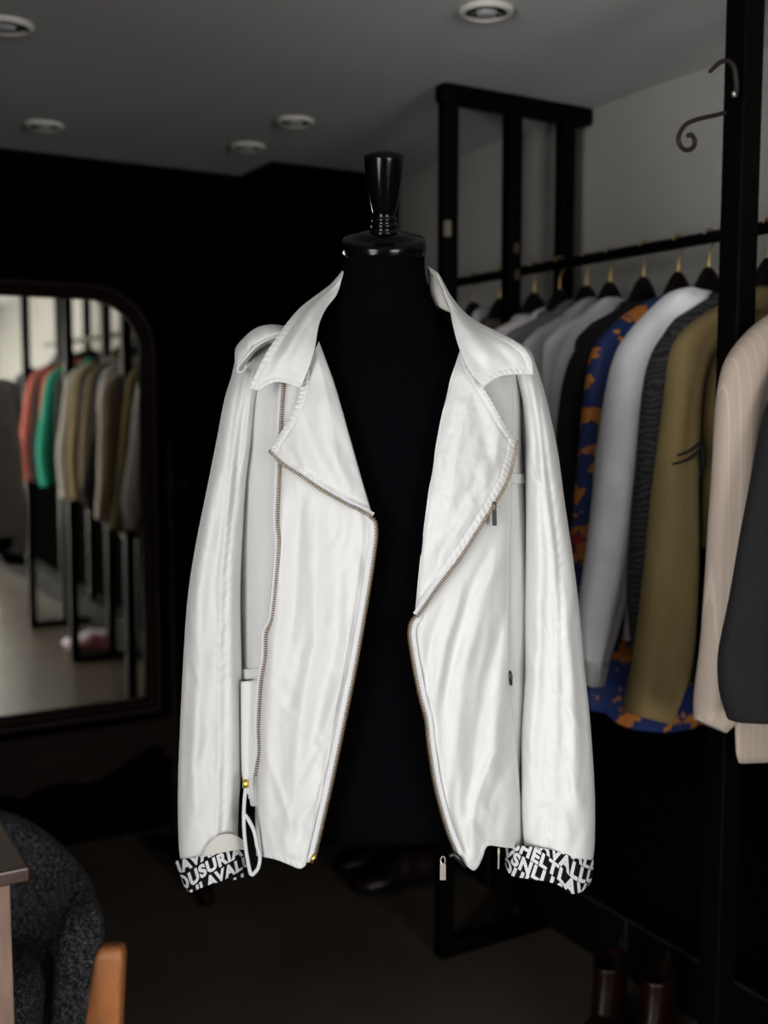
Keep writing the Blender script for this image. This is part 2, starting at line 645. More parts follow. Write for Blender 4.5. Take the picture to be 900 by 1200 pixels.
def collar_ring(Y, m, parent, z=1.722):
    bm = bmesh.new()
    rings = []
    for k in range(25):
        a = radians(200) + radians(320) * k / 24
        rings.append([Vector((RXM + r * cos(a), Y + r * .42 * sin(a) + .004, z + dz)) for r, dz in ((.058, -.012), (.052, .03), (.066, .018), (.078, -.022))])
    add_rings(bm, rings, closed=False, cap=False)
    o = link('collar', bm, m, parent)
    solidify(o, .003)
    return o

def plain_sleeve(Y, side, m, parent, seed=0, zb=1.08, reach=.0, r=.055, th=.03):
    pts = [(RXM + side * .15, Y, 1.69), (RXM + side * .195, Y, 1.655), (RXM + side * (.215 + reach * .3), Y, 1.58), (RXM + side * (.222 + reach * .6), Y, 1.4), (RXM + side * (.222 + reach), Y, 1.2), (RXM + side * (.215 + reach * .9), Y, zb)]
    if side > 0:
        pts = [(min(x, XW - r - .012), y, z) for x, y, z in pts]
    S = spline(pts, 40)
    rings = []
    for i, p in enumerate(S):
        s = i / 39
        rr = r * (.55 + .45 * smooth01(s / .15)) * (1 - .2 * s)
        t = (S[min(i + 1, 39)] - S[max(i - 1, 0)]).normalized()
        side_v = Vector((t.z, 0, -t.x))
        ring = []
        for k in range(18):
            a = 2 * pi * k / 18
            f = 1 + .12 * fbm(cos(a) * 1.4 + seed * 3, p.z * 3, seed * 2.2, 2)
            ring.append(p + side_v * (rr * cos(a) * f) + Vector((0, th * sin(a) * f, 0)))
        rings.append(ring)
    bm = bmesh.new()
    add_rings(bm, rings)
    return link('sleeve', bm, m, parent)

# ---- garments seen directly, far to near
def garment(kind, label, cat, Y, m, left, right, hangl, zhem=1.05, seed=0, th=.034, body_hw=.205, sleeve_Y=None, body=True, hanger_dz=0, fold=.008):
    t = thing(kind, label, cat, (RXM, Y, zhem))
    if body:
        body_tube(Y, m, t, zhem, body_hw, .026, seed)
        collar_ring(Y, m, t)
    px_tube(left, right, (sleeve_Y if sleeve_Y else Y - .012), th, m, 'sleeve', t, seed=seed, fold=fold)
    plain_sleeve(Y, 1, m, t, seed, r=.05, th=.026)
    hanger(Y, hangl, 'dark wooden hangers on the rail')
    return t

G = {}
c_white = cloth('white_cotton', (.88, .89, .93), .75)
garment('shirt', 'pale grey garment farthest along the rail, seen between the rack posts', 'shirt', 2.62, cloth('pale_grey', (.62, .63, .66)),
        [(596, 352), (575, 357), (558, 362), (552, 375), (548, 420), (545, 520), (543, 640)], [(600, 356), (590, 365), (583, 380), (580, 430), (577, 520), (572, 640)],
        'dark wooden hanger holding the garment farthest along the rail', seed=1)
garment('jacket', 'brown garment mostly hidden behind the middle post of the far rack frame', 'jacket', 2.49, cloth('brown_olive', (.085, .065, .045)),
        [(632, 352), (615, 358), (602, 368), (596, 385), (592, 430), (588, 540), (584, 640)], [(640, 356), (628, 366), (620, 385), (616, 430), (612, 540), (606, 640)],
        'dark wooden hanger over the brown garment by the far frame', seed=2)
garment('shirt', 'pale pinkish white shirt just in front of the far rack frame', 'shirt', 2.34, cloth('pinkish_white', (.6, .56, .58)),
        [(652, 358), (632, 362), (616, 374), (609, 390), (604, 430), (600, 540), (596, 640)], [(658, 362), (646, 372), (636, 392), (630, 430), (626, 540), (618, 640)],
        'dark wooden hanger holding the pinkish white shirt', seed=3)
garment('jacket', 'mid grey jacket between the pinkish shirt and the paler grey pair', 'jacket', 2.235, cloth('mid_grey', (.15, .15, .155)),
        [(678, 350), (660, 354), (641, 372), (624, 396), (618, 440), (612, 540), (608, 660)], [(686, 354), (674, 366), (660, 388), (650, 430), (642, 540), (634, 660)],
        'dark wooden hanger holding the mid grey jacket', seed=4)
garment('jacket', 'light grey jacket, the duller of the two pale ones beside the charcoal jacket', 'jacket', 2.13, cloth('light_grey', (.42, .43, .44)),
        [(700, 348), (682, 351), (660, 371), (641, 401), (632, 450), (628, 560), (622, 680)], [(708, 352), (694, 366), (680, 392), (668, 440), (660, 560), (652, 680)],
        'dark wooden hanger holding the duller light grey jacket', seed=5)
garment('jacket', 'pale silver grey jacket hanging directly behind the charcoal jacket', 'jacket', 2.045, cloth('silver_grey', (.62, .63, .65)),
        [(724, 348), (705, 351), (680, 376), (656, 412), (646, 460), (640, 560), (634, 680)], [(732, 352), (718, 366), (700, 398), (686, 450), (676, 560), (668, 680)],
        'dark wooden hanger holding the pale silver grey jacket', seed=6)
garment('jacket', 'black charcoal jacket hanging behind the blue and orange print shirt', 'jacket', 1.93, cloth('charcoal', (.016, .016, .018)),
        [(756, 352), (735, 356), (705, 380), (678, 410), (663, 450), (655, 520), (656, 620), (662, 740)], [(764, 356), (748, 370), (726, 400), (710, 450), (702, 540), (700, 640), (700, 740)],
        'dark wooden hanger holding the black charcoal jacket', seed=7)
# print shirt
t = thing('shirt', 'blue shirt with ragged orange blotches and dots, its hem lowest on the rail', 'shirt', (RXM, 1.82, .78))
px_tube([(776, 346), (757, 353), (728, 372), (702, 399), (692, 428), (687, 470), (681, 540), (675, 600), (671, 660), (672, 720), (676, 770)],
        [(790, 352), (778, 366), (758, 392), (745, 430), (738, 480), (733, 560), (728, 640), (722, 700), (712, 770)], 1.80, .034, M['print'], 'sleeve', t, seed=8, fold=.006)
px_tube([(790, 352), (750, 372), (716, 420), (704, 500), (698, 600), (692, 700), (690, 780), (690, 832)],
        [(830, 352), (860, 372), (880, 420), (876, 500), (864, 600), (852, 700), (842, 780), (838, 850)], 1.832, .022, M['print'], 'body', t, rows=60, n=40, seed=9, fold=.01)
bm = bmesh.new()
for u0 in range(1):
    pass
bm.free()
# dipped hem of the print shirt's back
px_tube([(692, 800), (696, 815), (702, 826), (712, 838), (725, 848), (742, 855)], [(836, 800), (834, 818), (830, 832), (824, 844), (812, 853), (790, 857)], 1.828, .014, M['print'], 'shirt_tail', t, rows=30, n=40, seed=10, fold=.004)
collar_ring(1.82, M['print'], t)
plain_sleeve(1.82, 1, M['print'], t, 8, r=.05, th=.026)
hanger(1.82, 'dark wooden hanger holding the blue and orange print shirt', 'dark wooden hangers on the rail')
# white shirt
t = thing('shirt', 'white shirt with a long sleeve hanging beside the khaki jacket', 'shirt', (RXM, 1.73, .95))
px_tube([(806, 336), (788, 342), (764, 364), (742, 388), (728, 412), (717, 455), (707, 520), (698, 600), (689, 670), (681, 728), (683, 765), (687, 800)],
        [(838, 346), (824, 362), (800, 386), (778, 410), (766, 445), (757, 500), (750, 560), (742, 630), (734, 680), (721, 735), (709, 780), (706, 800)], 1.715, .042, c_white, 'sleeve', t, rows=90, n=28, seed=11, fold=.011)
px_tube([(684, 772), (686, 790), (688, 804)], [(711, 776), (708, 792), (706, 803)], 1.713, .03, cloth('cuff_grey', (.6, .6, .6)), 'cuff', t, rows=10, seed=12, fold=.003)
body_tube(1.74, c_white, t, 1.0, .2, .026, 11)
collar_ring(1.74, c_white, t)
plain_sleeve(1.74, 1, c_white, t, 11, r=.05, th=.026)
hanger(1.73, 'dark wooden hanger holding the white shirt', 'dark wooden hangers on the rail')
# snake weave
garment('jacket', 'black and grey mottled weave jacket between the white shirt and khaki jacket', 'jacket', 1.655, M['snake'],
        [(850, 342), (835, 348), (808, 366), (782, 392), (766, 420), (757, 465), (750, 540), (742, 620), (738, 690), (742, 750), (748, 790)],
        [(862, 346), (848, 360), (826, 390), (810, 430), (802, 480), (800, 560), (798, 640), (796, 720), (796, 800)],
        'dark wooden hanger holding the mottled weave jacket', seed=13, zhem=.93, sleeve_Y=1.64, fold=.004)
# khaki
kh = cloth('khaki_twill', (.185, .135, .056), .85)
t = thing('jacket', 'khaki jacket with black chevron stripes on its sleeve, left of the near post', 'jacket', (RXM, 1.57, .9))
px_tube([(872, 352), (850, 358), (822, 372), (801, 392), (790, 418), (784, 470), (775, 545), (765, 630), (755, 710), (746, 785), (738, 836)],
        [(884, 360), (866, 376), (842, 398), (826, 424), (817, 470), (814, 540), (812, 620), (810, 700), (803, 780), (788, 822), (778, 846)], 1.553, .042, kh, 'sleeve', t, rows=90, n=28, seed=14, fold=.008)
kb = body_tube(1.585, kh, t, 1.22, .2, .026, 14)
collar_ring(1.57, kh, t)
plain_sleeve(1.57, 1, kh, t, 14, r=.05, th=.026)
KL = spline([(872, 352, 0), (850, 358, 0), (822, 372, 0), (801, 392, 0), (790, 418, 0), (784, 470, 0), (775, 545, 0), (765, 630, 0)], 60)
KR = spline([(884, 360, 0), (866, 376, 0), (842, 398, 0), (826, 424, 0), (817, 470, 0), (814, 540, 0), (812, 620, 0)], 60)
KLt = [(p.y, p.x) for p in KL]
KRt = [(p.y, p.x) for p in KR]
def khaki_front(x, y):
    """front of the khaki sleeve at a photo row: its rounded section between the two outlines"""
    xl, xr = interp(KLt, y), interp(KRt, y)
    c = max(-.97, min(.97, (2 * x - xl - xr) / (xr - xl)))
    c = math.copysign(abs(c) ** (1 / .85), c)
    yy = 1.553 - .042 * (1 - c * c) ** .425 - .0065
    q = at_planeY(x, y, 1.553)
    return Vector((q.x, yy, q.z))
bm = bmesh.new()
path = [(780, 532), (790, 525), (801, 517), (803, 532), (806, 549), (803.2, 550), (800, 534), (798.5, 523), (792, 528.5), (797.5, 529), (799, 542), (801, 558), (798, 558.5), (796, 544), (794.5, 534.5), (787, 539), (778, 544)]
for path in ([(780, 533), (790, 526), (801, 517.5), (803, 532), (806, 549)], [(777, 543), (787, 537), (796.5, 530), (798.5, 543), (800, 558)], [(801, 517.5), (799, 524), (796.5, 530)]):
    S = spline([(a, b, 0) for a, b in path], 40) if len(path) > 3 else resample([Vector((a, b, 0)) for a, b in path], 10)
    rings = []
    for q, p in enumerate(S):
        f = khaki_front(p.x, p.y)
        rings.append([f + Vector((dx, dy, dz)) for dx, dy, dz in ((-.0016, 0, .0016), (.0016, 0, -.0016), (.0016, .004, -.0016), (-.0016, .004, .0016))])
    add_rings(bm, rings)
link('chevron_print', bm, cloth('chevron_black', (.01, .012, .01)), t)
hanger(1.57, 'dark red-brown wooden hanger right of the near post, over the khaki jacket', 'dark wooden hangers on the rail')
# beige pinstripe
ps = M['pinstripe']
t = thing('jacket', 'beige pinstripe suit jacket hanging in front of the near rack post', 'jacket', (RXM, 1.375, .9))
px_tube([(925, 352), (905, 366), (883, 384), (862, 408), (850, 434), (844, 475), (840, 550), (835, 640), (830, 730), (824, 800), (821, 845)],
        [(950, 372), (935, 390), (916, 420), (902, 460), (892, 510), (884, 570), (876, 640), (868, 720), (860, 790), (858, 840), (846, 858)], 1.36, .034, ps, 'sleeve', t, rows=80, n=26, seed=15, fold=.007)
px_tube([(935, 360), (900, 400), (885, 480), (876, 600), (868, 720), (862, 820), (863, 880), (866, 894)],
        [(1080, 360), (1120, 400), (1110, 480), (1090, 600), (1070, 720), (1055, 820), (1045, 860), (1040, 880)], 1.376, .014, ps, 'body', t, rows=50, n=40, seed=16, fold=.005)
collar_ring(1.375, ps, t)
plain_sleeve(1.375, 1, ps, t, 15, r=.05, th=.012)
hanger(1.375, 'dark wooden hanger holding the beige pinstripe jacket', 'dark wooden hangers on the rail')
# charcoal suit at the right edge
cs = cloth('charcoal_wool', (.0075, .0075, .0088), .9)
t = thing('jacket', 'dark charcoal suit jacket cut off by the right edge, in front of the pinstripe', 'jacket', (RXM, 1.29, .9))
px_tube([(985, 380), (960, 395), (930, 425), (908, 462), (896, 500), (884, 560), (872, 620), (860, 690), (849, 745), (845, 775), (848, 815), (858, 845)],
        [(1020, 400), (1000, 420), (985, 460), (975, 510), (968, 570), (960, 640), (950, 700), (942, 750), (936, 790), (930, 820), (925, 834)], 1.275, .04, cs, 'sleeve', t, rows=80, n=26, seed=17, fold=.009)
body_tube(1.30, cs, t, .98, .2, .02, 17)
collar_ring(1.30, cs, t)
plain_sleeve(1.30, 1, cs, t, 17, r=.05, th=.02)
hanger(1.29, 'dark wooden hanger holding the charcoal suit jacket at the right edge', 'dark wooden hangers on the rail')

# ---- clothes nearer the shop front, seen only in the mirror
MIR = [
    (1.12, 'pale grey', (.30, .30, .30), 'jacket', 'grey jacket in the mirror, rightmost in the reflected row', .03, 1.0),
    (.98, 'black', (.012, .012, .013), 'jacket', 'black jacket in the mirror beside the rightmost grey one', .0, 1.0),
    (.86, 'brown olive', (.13, .095, .05), 'jacket', 'olive brown jacket in the mirror between two black ones', .03, .98),
    (.74, 'black', (.012, .012, .013), 'jacket', 'black jacket in the mirror between the olive brown and khaki ones', .0, 1.0),
    (.62, 'khaki', (.20, .155, .075), 'jacket', 'khaki jacket in the mirror next to the stone grey one', .03, .97),
    (.50, 'stone', (.33, .31, .27), 'jacket', 'stone grey jacket in the mirror just right of the middle post', .06, .97),
    (.22, 'black', (.01, .011, .012), 'jacket', 'black jacket in the mirror between the teal shirt and middle post', .0, 1.0),
    (.02, 'teal', (.02, .30, .20), 'shirt', 'bright teal green shirt in the mirror', .06, 1.0),
    (-.16, 'red', (.32, .035, .02), 'shirt', 'red shirt in the mirror, mostly hidden beside the teal one', .0, 1.1),
    (-.28, 'black', (.012, .012, .014), 'jacket', 'black jacket in the mirror between the red and coral shirts', .03, 1.0),
    (-.46, 'coral', (.42, .11, .085), 'shirt', 'coral pink shirt in the mirror', .06, 1.0),
    (-.86, 'navy', (.028, .032, .042), 'jacket', 'dark blue grey jacket in the mirror, leftmost in the reflected row', .05, .97),
]
for i, (Y, cn, col, kind, lab, reach, zb) in enumerate(MIR):
    m = cloth('reflected_' + cn.replace(' ', '_'), col)
    t = thing(kind, lab, kind, (RXM, Y, zb))
    body_tube(Y, m, t, zb + .05, .2, .028, 30 + i)
    collar_ring(Y, m, t)
    plain_sleeve(Y, -1, m, t, 30 + i, zb=zb, reach=reach + .02, r=.06, th=.036)
    plain_sleeve(Y, 1, m, t, 50 + i, zb=zb, r=.05, th=.03)
    hanger(Y, 'dark wooden hanger holding the ' + lab.split(' in the mirror')[0] + ' seen in the mirror, ' + ['first', 'second', 'third', 'fourth', 'fifth', 'sixth', 'seventh', 'eighth', 'ninth', 'tenth', 'eleventh', 'twelfth'][i] + ' from right', 'hangers seen in the mirror')

# ================================================================== DRESS FORM
D0 = 1.72
ORG = FWD * D0
def loc3(a, b, z):
    """dress form frame: a to the right, b towards the front, z up"""
    return ORG + RGT * a - FWD * b + Vector((0, 0, z))
form = thing('dress_form', 'black cloth dress form with a lacquered neck cap and turned knob, wearing the white jacket', 'dress form', loc3(0, 0, .83))
TW = [(-1.75, .063), (-1.72, .063), (-1.69, .067), (-1.66, .080), (-1.64, .094), (-1.62, .112), (-1.605, .13), (-1.585, .152), (-1.565, .172), (-1.53, .186), (-1.46, .186), (-1.40, .180), (-1.25, .166), (-1.12, .152), (-1.02, .166), (-.92, .176), (-.86, .176), (-.835, .168), (-.828, .15)]
TD = [(-1.75, .063), (-1.70, .0625), (-1.64, .064), (-1.62, .068), (-1.60, .076), (-1.565, .088), (-1.5, .105), (-1.40, .114), (-1.25, .108), (-1.12, .094), (-1.0, .106), (-.9, .116), (-.86, .116), (-.835, .108), (-.828, .09)]
TILT = radians(20)
bm = bmesh.new()
rings = []
zs = [1.758 - (1.758 - .828) * (i / 80) for i in range(81)]
for z in zs:
    w, e = interp(TW, -z), interp(TD, -z)
    k = smooth01((z - 1.60) / .15)
    ring = []
    for j in range(56):
        a = 2 * pi * j / 56
        ca, sa = cos(a), sin(a)
        q = 2.3 if z < 1.55 else 2.0
        x = w * math.copysign(abs(ca) ** (2 / q), ca)
        b = e * math.copysign(abs(sa) ** (2 / q), sa)
        ring.append(loc3(x, b, z - b * math.tan(TILT) * k))
    rings.append(ring)
add_rings(bm, rings)
link('torso', bm, M['form'], form)
# neck seam
bm = bmesh.new()
zz = 1.637
kk = smooth01((zz - 1.60) / .15) + .35
sw_, sd_ = interp(TW, -zz) + .0005, interp(TD, -zz) + .0005
pts = [loc3(sw_ * cos(2 * pi * j / 48), sd_ * sin(2 * pi * j / 48), zz - sd_ * sin(2 * pi * j / 48) * math.tan(TILT) * smooth01((zz - 1.60) / .15)) for j in range(49)]
add_tube(bm, pts, .0012, 6)
link('neck_seam', bm, M['form'], form)
Bas = Matrix((RGT, -FWD, UP)).transposed().to_4x4()
CAPM = Matrix.Translation(loc3(0, 0, 1.747)) @ Bas @ Matrix.Rotation(-TILT, 4, 'X')
bm = bmesh.new()
add_lathe(bm, [(.058, -.008), (.064, -.006), (.0652, -.003), (.0652, .012), (.0635, .0155), (.058, .017), (.04, .021), (.0395, .023), (.02, .026), (.002, .026)], 48, CAPM)
link('neck_cap', bm, M['lacquer'], form)
HM = CAPM @ Matrix.Translation((0, .0, 0)) 
HM = Matrix.Translation(loc3(0, 0, 1.747)) @ Bas @ Matrix.Rotation(-TILT * .75, 4, 'X')
bm = bmesh.new()
add_lathe(bm, [(.002, .02), (.022, .022), (.0225, .028), (.0185, .031), (.021, .034), (.0215, .038), (.0175, .041), (.0195, .0435), (.0195, .047), (.017, .050), (.0185, .056), (.022, .072), (.0262, .095), (.0292, .12), (.0302, .134), (.0298, .1385), (.027, .141), (.018, .145), (.008, .147), (.001, .1474)], 40, HM)
link('knob', bm, M['lacquer'], form)
# thin hanging line from the knob to the ceiling
top = HM @ Vector((0, 0, .147))
bm = bmesh.new()
add_tube(bm, [top - Vector((0, 0, .002)), Vector((top.x, top.y, CEIL))], .00012, 5)
link('hanging_line', bm, mat('clear_grey_line', (.05, .05, .05), .6), form)

# ================================================================== JACKET
jacket = thing('jacket', 'open white nylon biker jacket with brass zips on the black dress form', 'jacket', loc3(0, 0, .85))
def P(px, py, b):
    return at_depth(px, py, D0 - b)

JW = [(-1.64, .08), (-1.625, .12), (-1.61, .165), (-1.59, .20), (-1.56, .215), (-1.4, .221), (-1.2, .229), (-1.0, .228), (-.8, .225)]
JD = [(-1.64, .074), (-1.6, .088), (-1.55, .108), (-1.5, .122), (-1.4, .134), (-1.2, .136), (-1.0, .138), (-.8, .142)]
def base_b(px, py):
    d = 1.62
    for _ in range(2):
        l, t = ray(px, py)
        a = l * d
        z = H - t * d
        w, e = interp(JW, -z), interp(JD, -z)
        b = e * max(0, 1 - abs(a / max(w, .2)) ** 3.0) ** .5
        d = D0 - b
    return b

def pl_dist(pts, x, y):
    """distance to a polyline and position along it 0..1"""
    best, bt = 1e9, 0
    n = len(pts) - 1
    for i in range(n):
        x0, y0 = pts[i]
        x1, y1 = pts[i + 1]
        dx, dy = x1 - x0, y1 - y0
        k = ((x - x0) * dx + (y - y0) * dy) / (dx * dx + dy * dy)
        k = max(0, min(1, k))
        ex, ey = x - x0 - k * dx, y - y0 - k * dy
        dd = ex * ex + ey * ey
        if dd < best:
            best, bt = dd, (i + k) / n
    return sqrt(best), bt

def folds(strokes, x, y):
    s = 0
    for pts, w, h in strokes:
        if min(abs(x - p[0]) for p in pts) > 150:
            pass
        d, t = pl_dist(pts, x, y)
        if d < 3 * w:
            s += 1.12 * h * exp(-(d / w) ** 2) * min(1, sin(pi * min(1, max(0, t * .96 + .02))) * 1.8)
    return s

def drape(x, y, seed, amp=.003, sx=26., sy=170., slope=0.0):
    xx = (x + slope * (y - 700)) / sx
    wp = .5 * noise.noise(Vector((x / 60, y / 90, seed + 20)))
    n1 = noise.noise(Vector((xx + wp, y / sy, seed)))
    n2 = noise.noise(Vector((xx * 2.3 + wp * 2, y / sy * 1.7, seed + 5)))
    return amp * (.55 * n1 + .16 * n2)

def crumple(x, y, seed, amp=.0011, s=15.):
    w1 = .8 * noise.noise(Vector((x / 70, y / 70, seed + 11)))
    w2 = .8 * noise.noise(Vector((x / 45, y / 45, seed + 15)))
    mask = smooth01(.5 + 1.3 * noise.noise(Vector((x / 60, y / 80, seed + 41))))
    out = 0
    for ang, wt, sd in ((.30, mask, 0), (-.55, 1 - mask, 50)):
        ca, sa = cos(ang), sin(ang)
        xr, yr = ca * x + sa * y, -sa * x + ca * y
        n = noise.noise(Vector((xr / (s * 1.5) + w1, yr / (s * 5.0), seed + sd)))
        m = noise.noise(Vector((xr / (s * .85) + w2, yr / (s * 2.2), seed + 3 + sd)))
        out += wt * (.5 * (1 - sqrt(n * n + .015) * 2.4) + .30 * m)
    k = noise.noise(Vector((x / (s * .5) + w2, y / (s * .7), seed + 8)))
    return amp * (out + .13 * k)

def coons(top, bottom, left, right, nu, nv):
    """top/bottom run left to right, left/right run top to bottom; returns rows of (x,y)"""
    T_, B_ = spline([(a, b, 0) for a, b in top], nu), spline([(a, b, 0) for a, b in bottom], nu)
    L_, R_ = spline([(a, b, 0) for a, b in left], nv), spline([(a, b, 0) for a, b in right], nv)
    rows = []
    for j in range(nv):
        v = j / (nv - 1)
        row = []
        for i in range(nu):
            u = i / (nu - 1)
            p = L_[j] * (1 - u) + R_[j] * u + T_[i] * (1 - v) + B_[i] * v
            p -= T_[0] * ((1 - u) * (1 - v)) + T_[-1] * (u * (1 - v)) + B_[0] * ((1 - u) * v) + B_[-1] * (u * v)
            row.append((p.x, p.y, u, v))
        rows.append(row)
    return rows

def patch(name, rows, bf, m, parent, thick=.0014):
    bm = bmesh.new()
    vr = [[bm.verts.new(P(x, y, bf(x, y, u, v))) for (x, y, u, v) in row] for row in rows]
    for a, b in zip(vr[:-1], vr[1:]):
        for i in range(len(a) - 1):
            try:
                bm.faces.new((a[i], b[i], b[i + 1], a[i + 1]))
            except ValueError:
                pass
    me = bpy.data.meshes.new(name)
    for f in bm.faces:
        f.smooth = True
    bm.normal_update()
    # make the outside face the front of the form
    s = sum(f.normal.dot(-FWD) * f.calc_area() for f in bm.faces)
    if s < 0:
        bmesh.ops.reverse_faces(bm, faces=bm.faces)
    bm.to_mesh(me)
    bm.free()
    o = bpy.data.objects.new(name, me)
    C.objects.link(o)
    me.materials.append(m)
    o.parent = parent
    o.matrix_parent_inverse = world_of(parent).inverted()
    solidify(o, thick)
    return o

def stitch(dist, along, amp=.0009, w=7., pitch=5.):
    """puckered hem: a thick edge with slanted little gathers and the stitch line inside it"""
    if dist > w * 2.2:
        return 0
    g = exp(-(dist / w) ** 4)
    return amp * g * (.9 + .7 * sin(2 * pi * (along + dist * .6) / pitch)) - amp * 1.1 * exp(-((dist - w) / 1.6) ** 2)

# ---- body shell: side panels, shoulders and back
def shell():
    bm = bmesh.new()
    rows = []
    nr, ncol = 90, 90
    for i in range(nr):
        s = i / (nr - 1)
        z = 1.598 - s * (1.598 - .905)
        w, e = interp(JW, -z), interp(JD, -z)
        e2 = e * .93
        row = []
        for j in range(ncol):
            t = j / (ncol - 1)
            op = 118 + 60 * (1 - smooth01((1.60 - z) / .045))
            th = radians(op) + t * radians(540 - 2 * op)     # left front -> left side -> back -> right front
            ca, sa = cos(th), sin(th)
            a = w * math.copysign(abs(ca) ** (2 / 3.0), ca)
            b = math.copysign(abs(sa) ** 1.0, sa) * (e if sa > 0 else e2)
            px = 450 + a / 1.62 * F
            py = 600 + (1.5 - z) * 300
            n = fbm(th * 3, z * 3.0, 2.2, 3) * .0035 * smooth01(s / .08)
            yoke = 0
            if sa > 0:
                yy = 480 + (1.6 - z) * 790 if ca < 0 else 0
            row.append(loc3(a + n * ca, b + n * sa, z))
        rows.append(row)
    vr = [[bm.verts.new(p) for p in r] for r in rows]
    for a, b in zip(vr[:-1], vr[1:]):
        for i in range(ncol - 1):
            bm.faces.new((a[i], b[i], b[i + 1], a[i + 1]))
    bm.normal_update()
    o = link('body', bm, M['nylon'], jacket)
    solidify(o, .0014, 0)
    return o
shell()

# ---- left (photo left) front flap
PL_left = [(352, 425), (334, 452), (328, 560), (321, 650), (313, 730), (306, 800), (303, 850), (300, 920), (299, 960), (300, 1003)]
PL_right = [(374, 402), (392, 450), (410, 512), (425, 565), (437, 607), (439, 628), (432, 685), (417, 775), (402, 850), (388, 915), (374, 980), (366, 1011)]
PL_bot = [(300, 1003), (312, 1005), (325, 1008), (340, 1014), (350, 1018), (356, 1016), (359, 1011), (366, 1011)]
PL_str = [
    ([(330, 560), (325, 700), (312, 870), (308, 990)], 9, .0060),
    ([(352, 570), (347, 700), (338, 790)], 9, -.0045),
    ([(372, 590), (370, 720), (352, 860), (340, 960)], 12, .0055),
    ([(362, 730), (347, 800), (338, 830)], 8, -.0045),
    ([(395, 620), (392, 740), (372, 850), (362, 900)], 10, -.0040),
    ([(415, 640), (405, 760), (386, 860)], 8, .0040),
    ([(402, 790), (385, 840), (360, 905), (330, 955)], 7, .0040),
    ([(385, 870), (350, 925), (320, 960)], 6, -.0035),
    ([(370, 940), (352, 962), (356, 990)], 7, -.0040),
    ([(345, 950), (335, 985), (340, 1008)], 8, .0035),
    ([(312, 880), (330, 935), (344, 975)], 5, .0030),
    ([(362, 960), (376, 940), (384, 915)], 5, .0028),
    ([(420, 640), (428, 660), (426, 690)], 5, -.002),
]
def bPL(x, y, u, v):
    b = base_b(x, y) + .010
    b += folds(PL_str, x, y) + drape(x, y, 3.3, .0045, 22, 150) + crumple(x, y, 8.1, .0028, 14)
    b += .006 * smooth01((y - 850) / 160)
    d = u * 120
    b -= .004 * exp(-(d / 6) ** 2)
    b += stitch((1 - v) * 550, x, .0006, 7, 7)
    dr = (1 - u) * 110
    b += .0018 * exp(-((dr - 14) / 4) ** 2) - .0012 * exp(-((dr - 8) / 3) ** 2)
    return b
rowsPL = coons([PL_left[0], PL_right[0]], PL_bot, PL_left, PL_right, 110, 300)
patch('front_panel', rowsPL, bPL, M['nylon'], jacket)

# ---- right front flap
PR_left = [(541, 405), (523, 465), (507, 550), (495, 640), (487, 722), (481, 738), (482, 752), (487, 780), (494, 815), (501, 842), (504, 870), (510, 910), (518, 945), (527, 975), (538, 1004), (545, 1013)]
PR_right = [(602, 438), (600, 560), (597, 680), (597, 790), (603, 850), (609, 920), (613, 960), (615, 992)]
PR_bot = [(545, 1013), (551, 1018), (556, 1020), (561, 1015), (566, 1004), (569, 995), (574, 991), (590, 993), (604, 994), (615, 992)]
PR_str = [
    ([(592, 640), (570, 690), (550, 760), (535, 860), (528, 950)], 9, .0060),
    ([(575, 640), (548, 700), (528, 780), (515, 850)], 7, -.0045),
    ([(545, 690), (522, 750), (507, 830)], 7, .0048),
    ([(522, 700), (505, 750), (496, 800)], 5, -.0030),
    ([(596, 690), (578, 760), (562, 840), (548, 940), (545, 1000)], 8, -.0050),
    ([(590, 770), (582, 850), (578, 930)], 9, .0050),
    ([(596, 870), (575, 890), (556, 940), (548, 990)], 6, .0045),
    ([(604, 890), (585, 910), (570, 950)], 6, -.0035),
    ([(535, 900), (532, 950), (545, 1000)], 6, -.0042),
    ([(556, 960), (553, 990), (554, 1015)], 7, .0045),
    ([(600, 940), (592, 970), (590, 990)], 8, .0030),
    ([(590, 700), (594, 760), (598, 840)], 6, .0025),
]
def bPR(x, y, u, v):
    b = base_b(x, y) + .010
    b += folds(PR_str, x, y) + drape(x, y, 11.7, .0050, 20, 150, .12) + crumple(x, y, 4.4, .0030, 14)
    b += .006 * smooth01((y - 850) / 160)
    b -= .004 * exp(-((1 - u) * 110 / 6) ** 2)
    b += stitch((1 - v) * 550, x, .0006, 7, 7)
    dl = u * 110
    b += .0016 * exp(-((dl - 12) / 4) ** 2)
    return b
rowsPR = coons([PR_left[0], PR_right[0]], PR_bot, PR_left, PR_right, 110, 300)
patch('front_panel', rowsPR, bPR, M['nylon'], jacket)

# ---- lapels
LL_out = [(355, 436), (352, 456), (347, 474), (335, 497), (324, 513), (316, 529)]
LL_fold = [(374, 400), (392, 450), (410, 512), (425, 565), (437, 605)]
LL_zip = [(316, 529), (330, 543), (350, 556), (375, 573), (405, 590), (437, 605)]
LL_str = [
    ([(372, 440), (385, 520), (420, 590)], 10, .0035),
    ([(352, 480), (372, 540), (400, 580)], 9, -.0028),
    ([(345, 500), (350, 530), (362, 555)], 8, .0028),
    ([(395, 500), (408, 550), (424, 585)], 8, -.0018),
    ([(330, 520), (345, 535), (352, 552)], 6, -.0020),
]
def bLL(x, y, u, v):
    b = base_b(x, y) + .011
    fold = 1 - u
    b += .014 * min(1, fold * 4) ** .6 * (1 - .35 * fold)
    b += folds(LL_str, x, y) + crumple(x, y, 9.9, .0026, 13)
    b += .003 * sin(pi * u) * v
    do, al = pl_dist(LL_out, x, y)
    b += stitch(do, al * 115, .0016, 8, 6.5)
    dz, al = pl_dist(LL_zip, x, y)
    b += stitch(dz, al * 145, .0008, 9, 8)
    return b
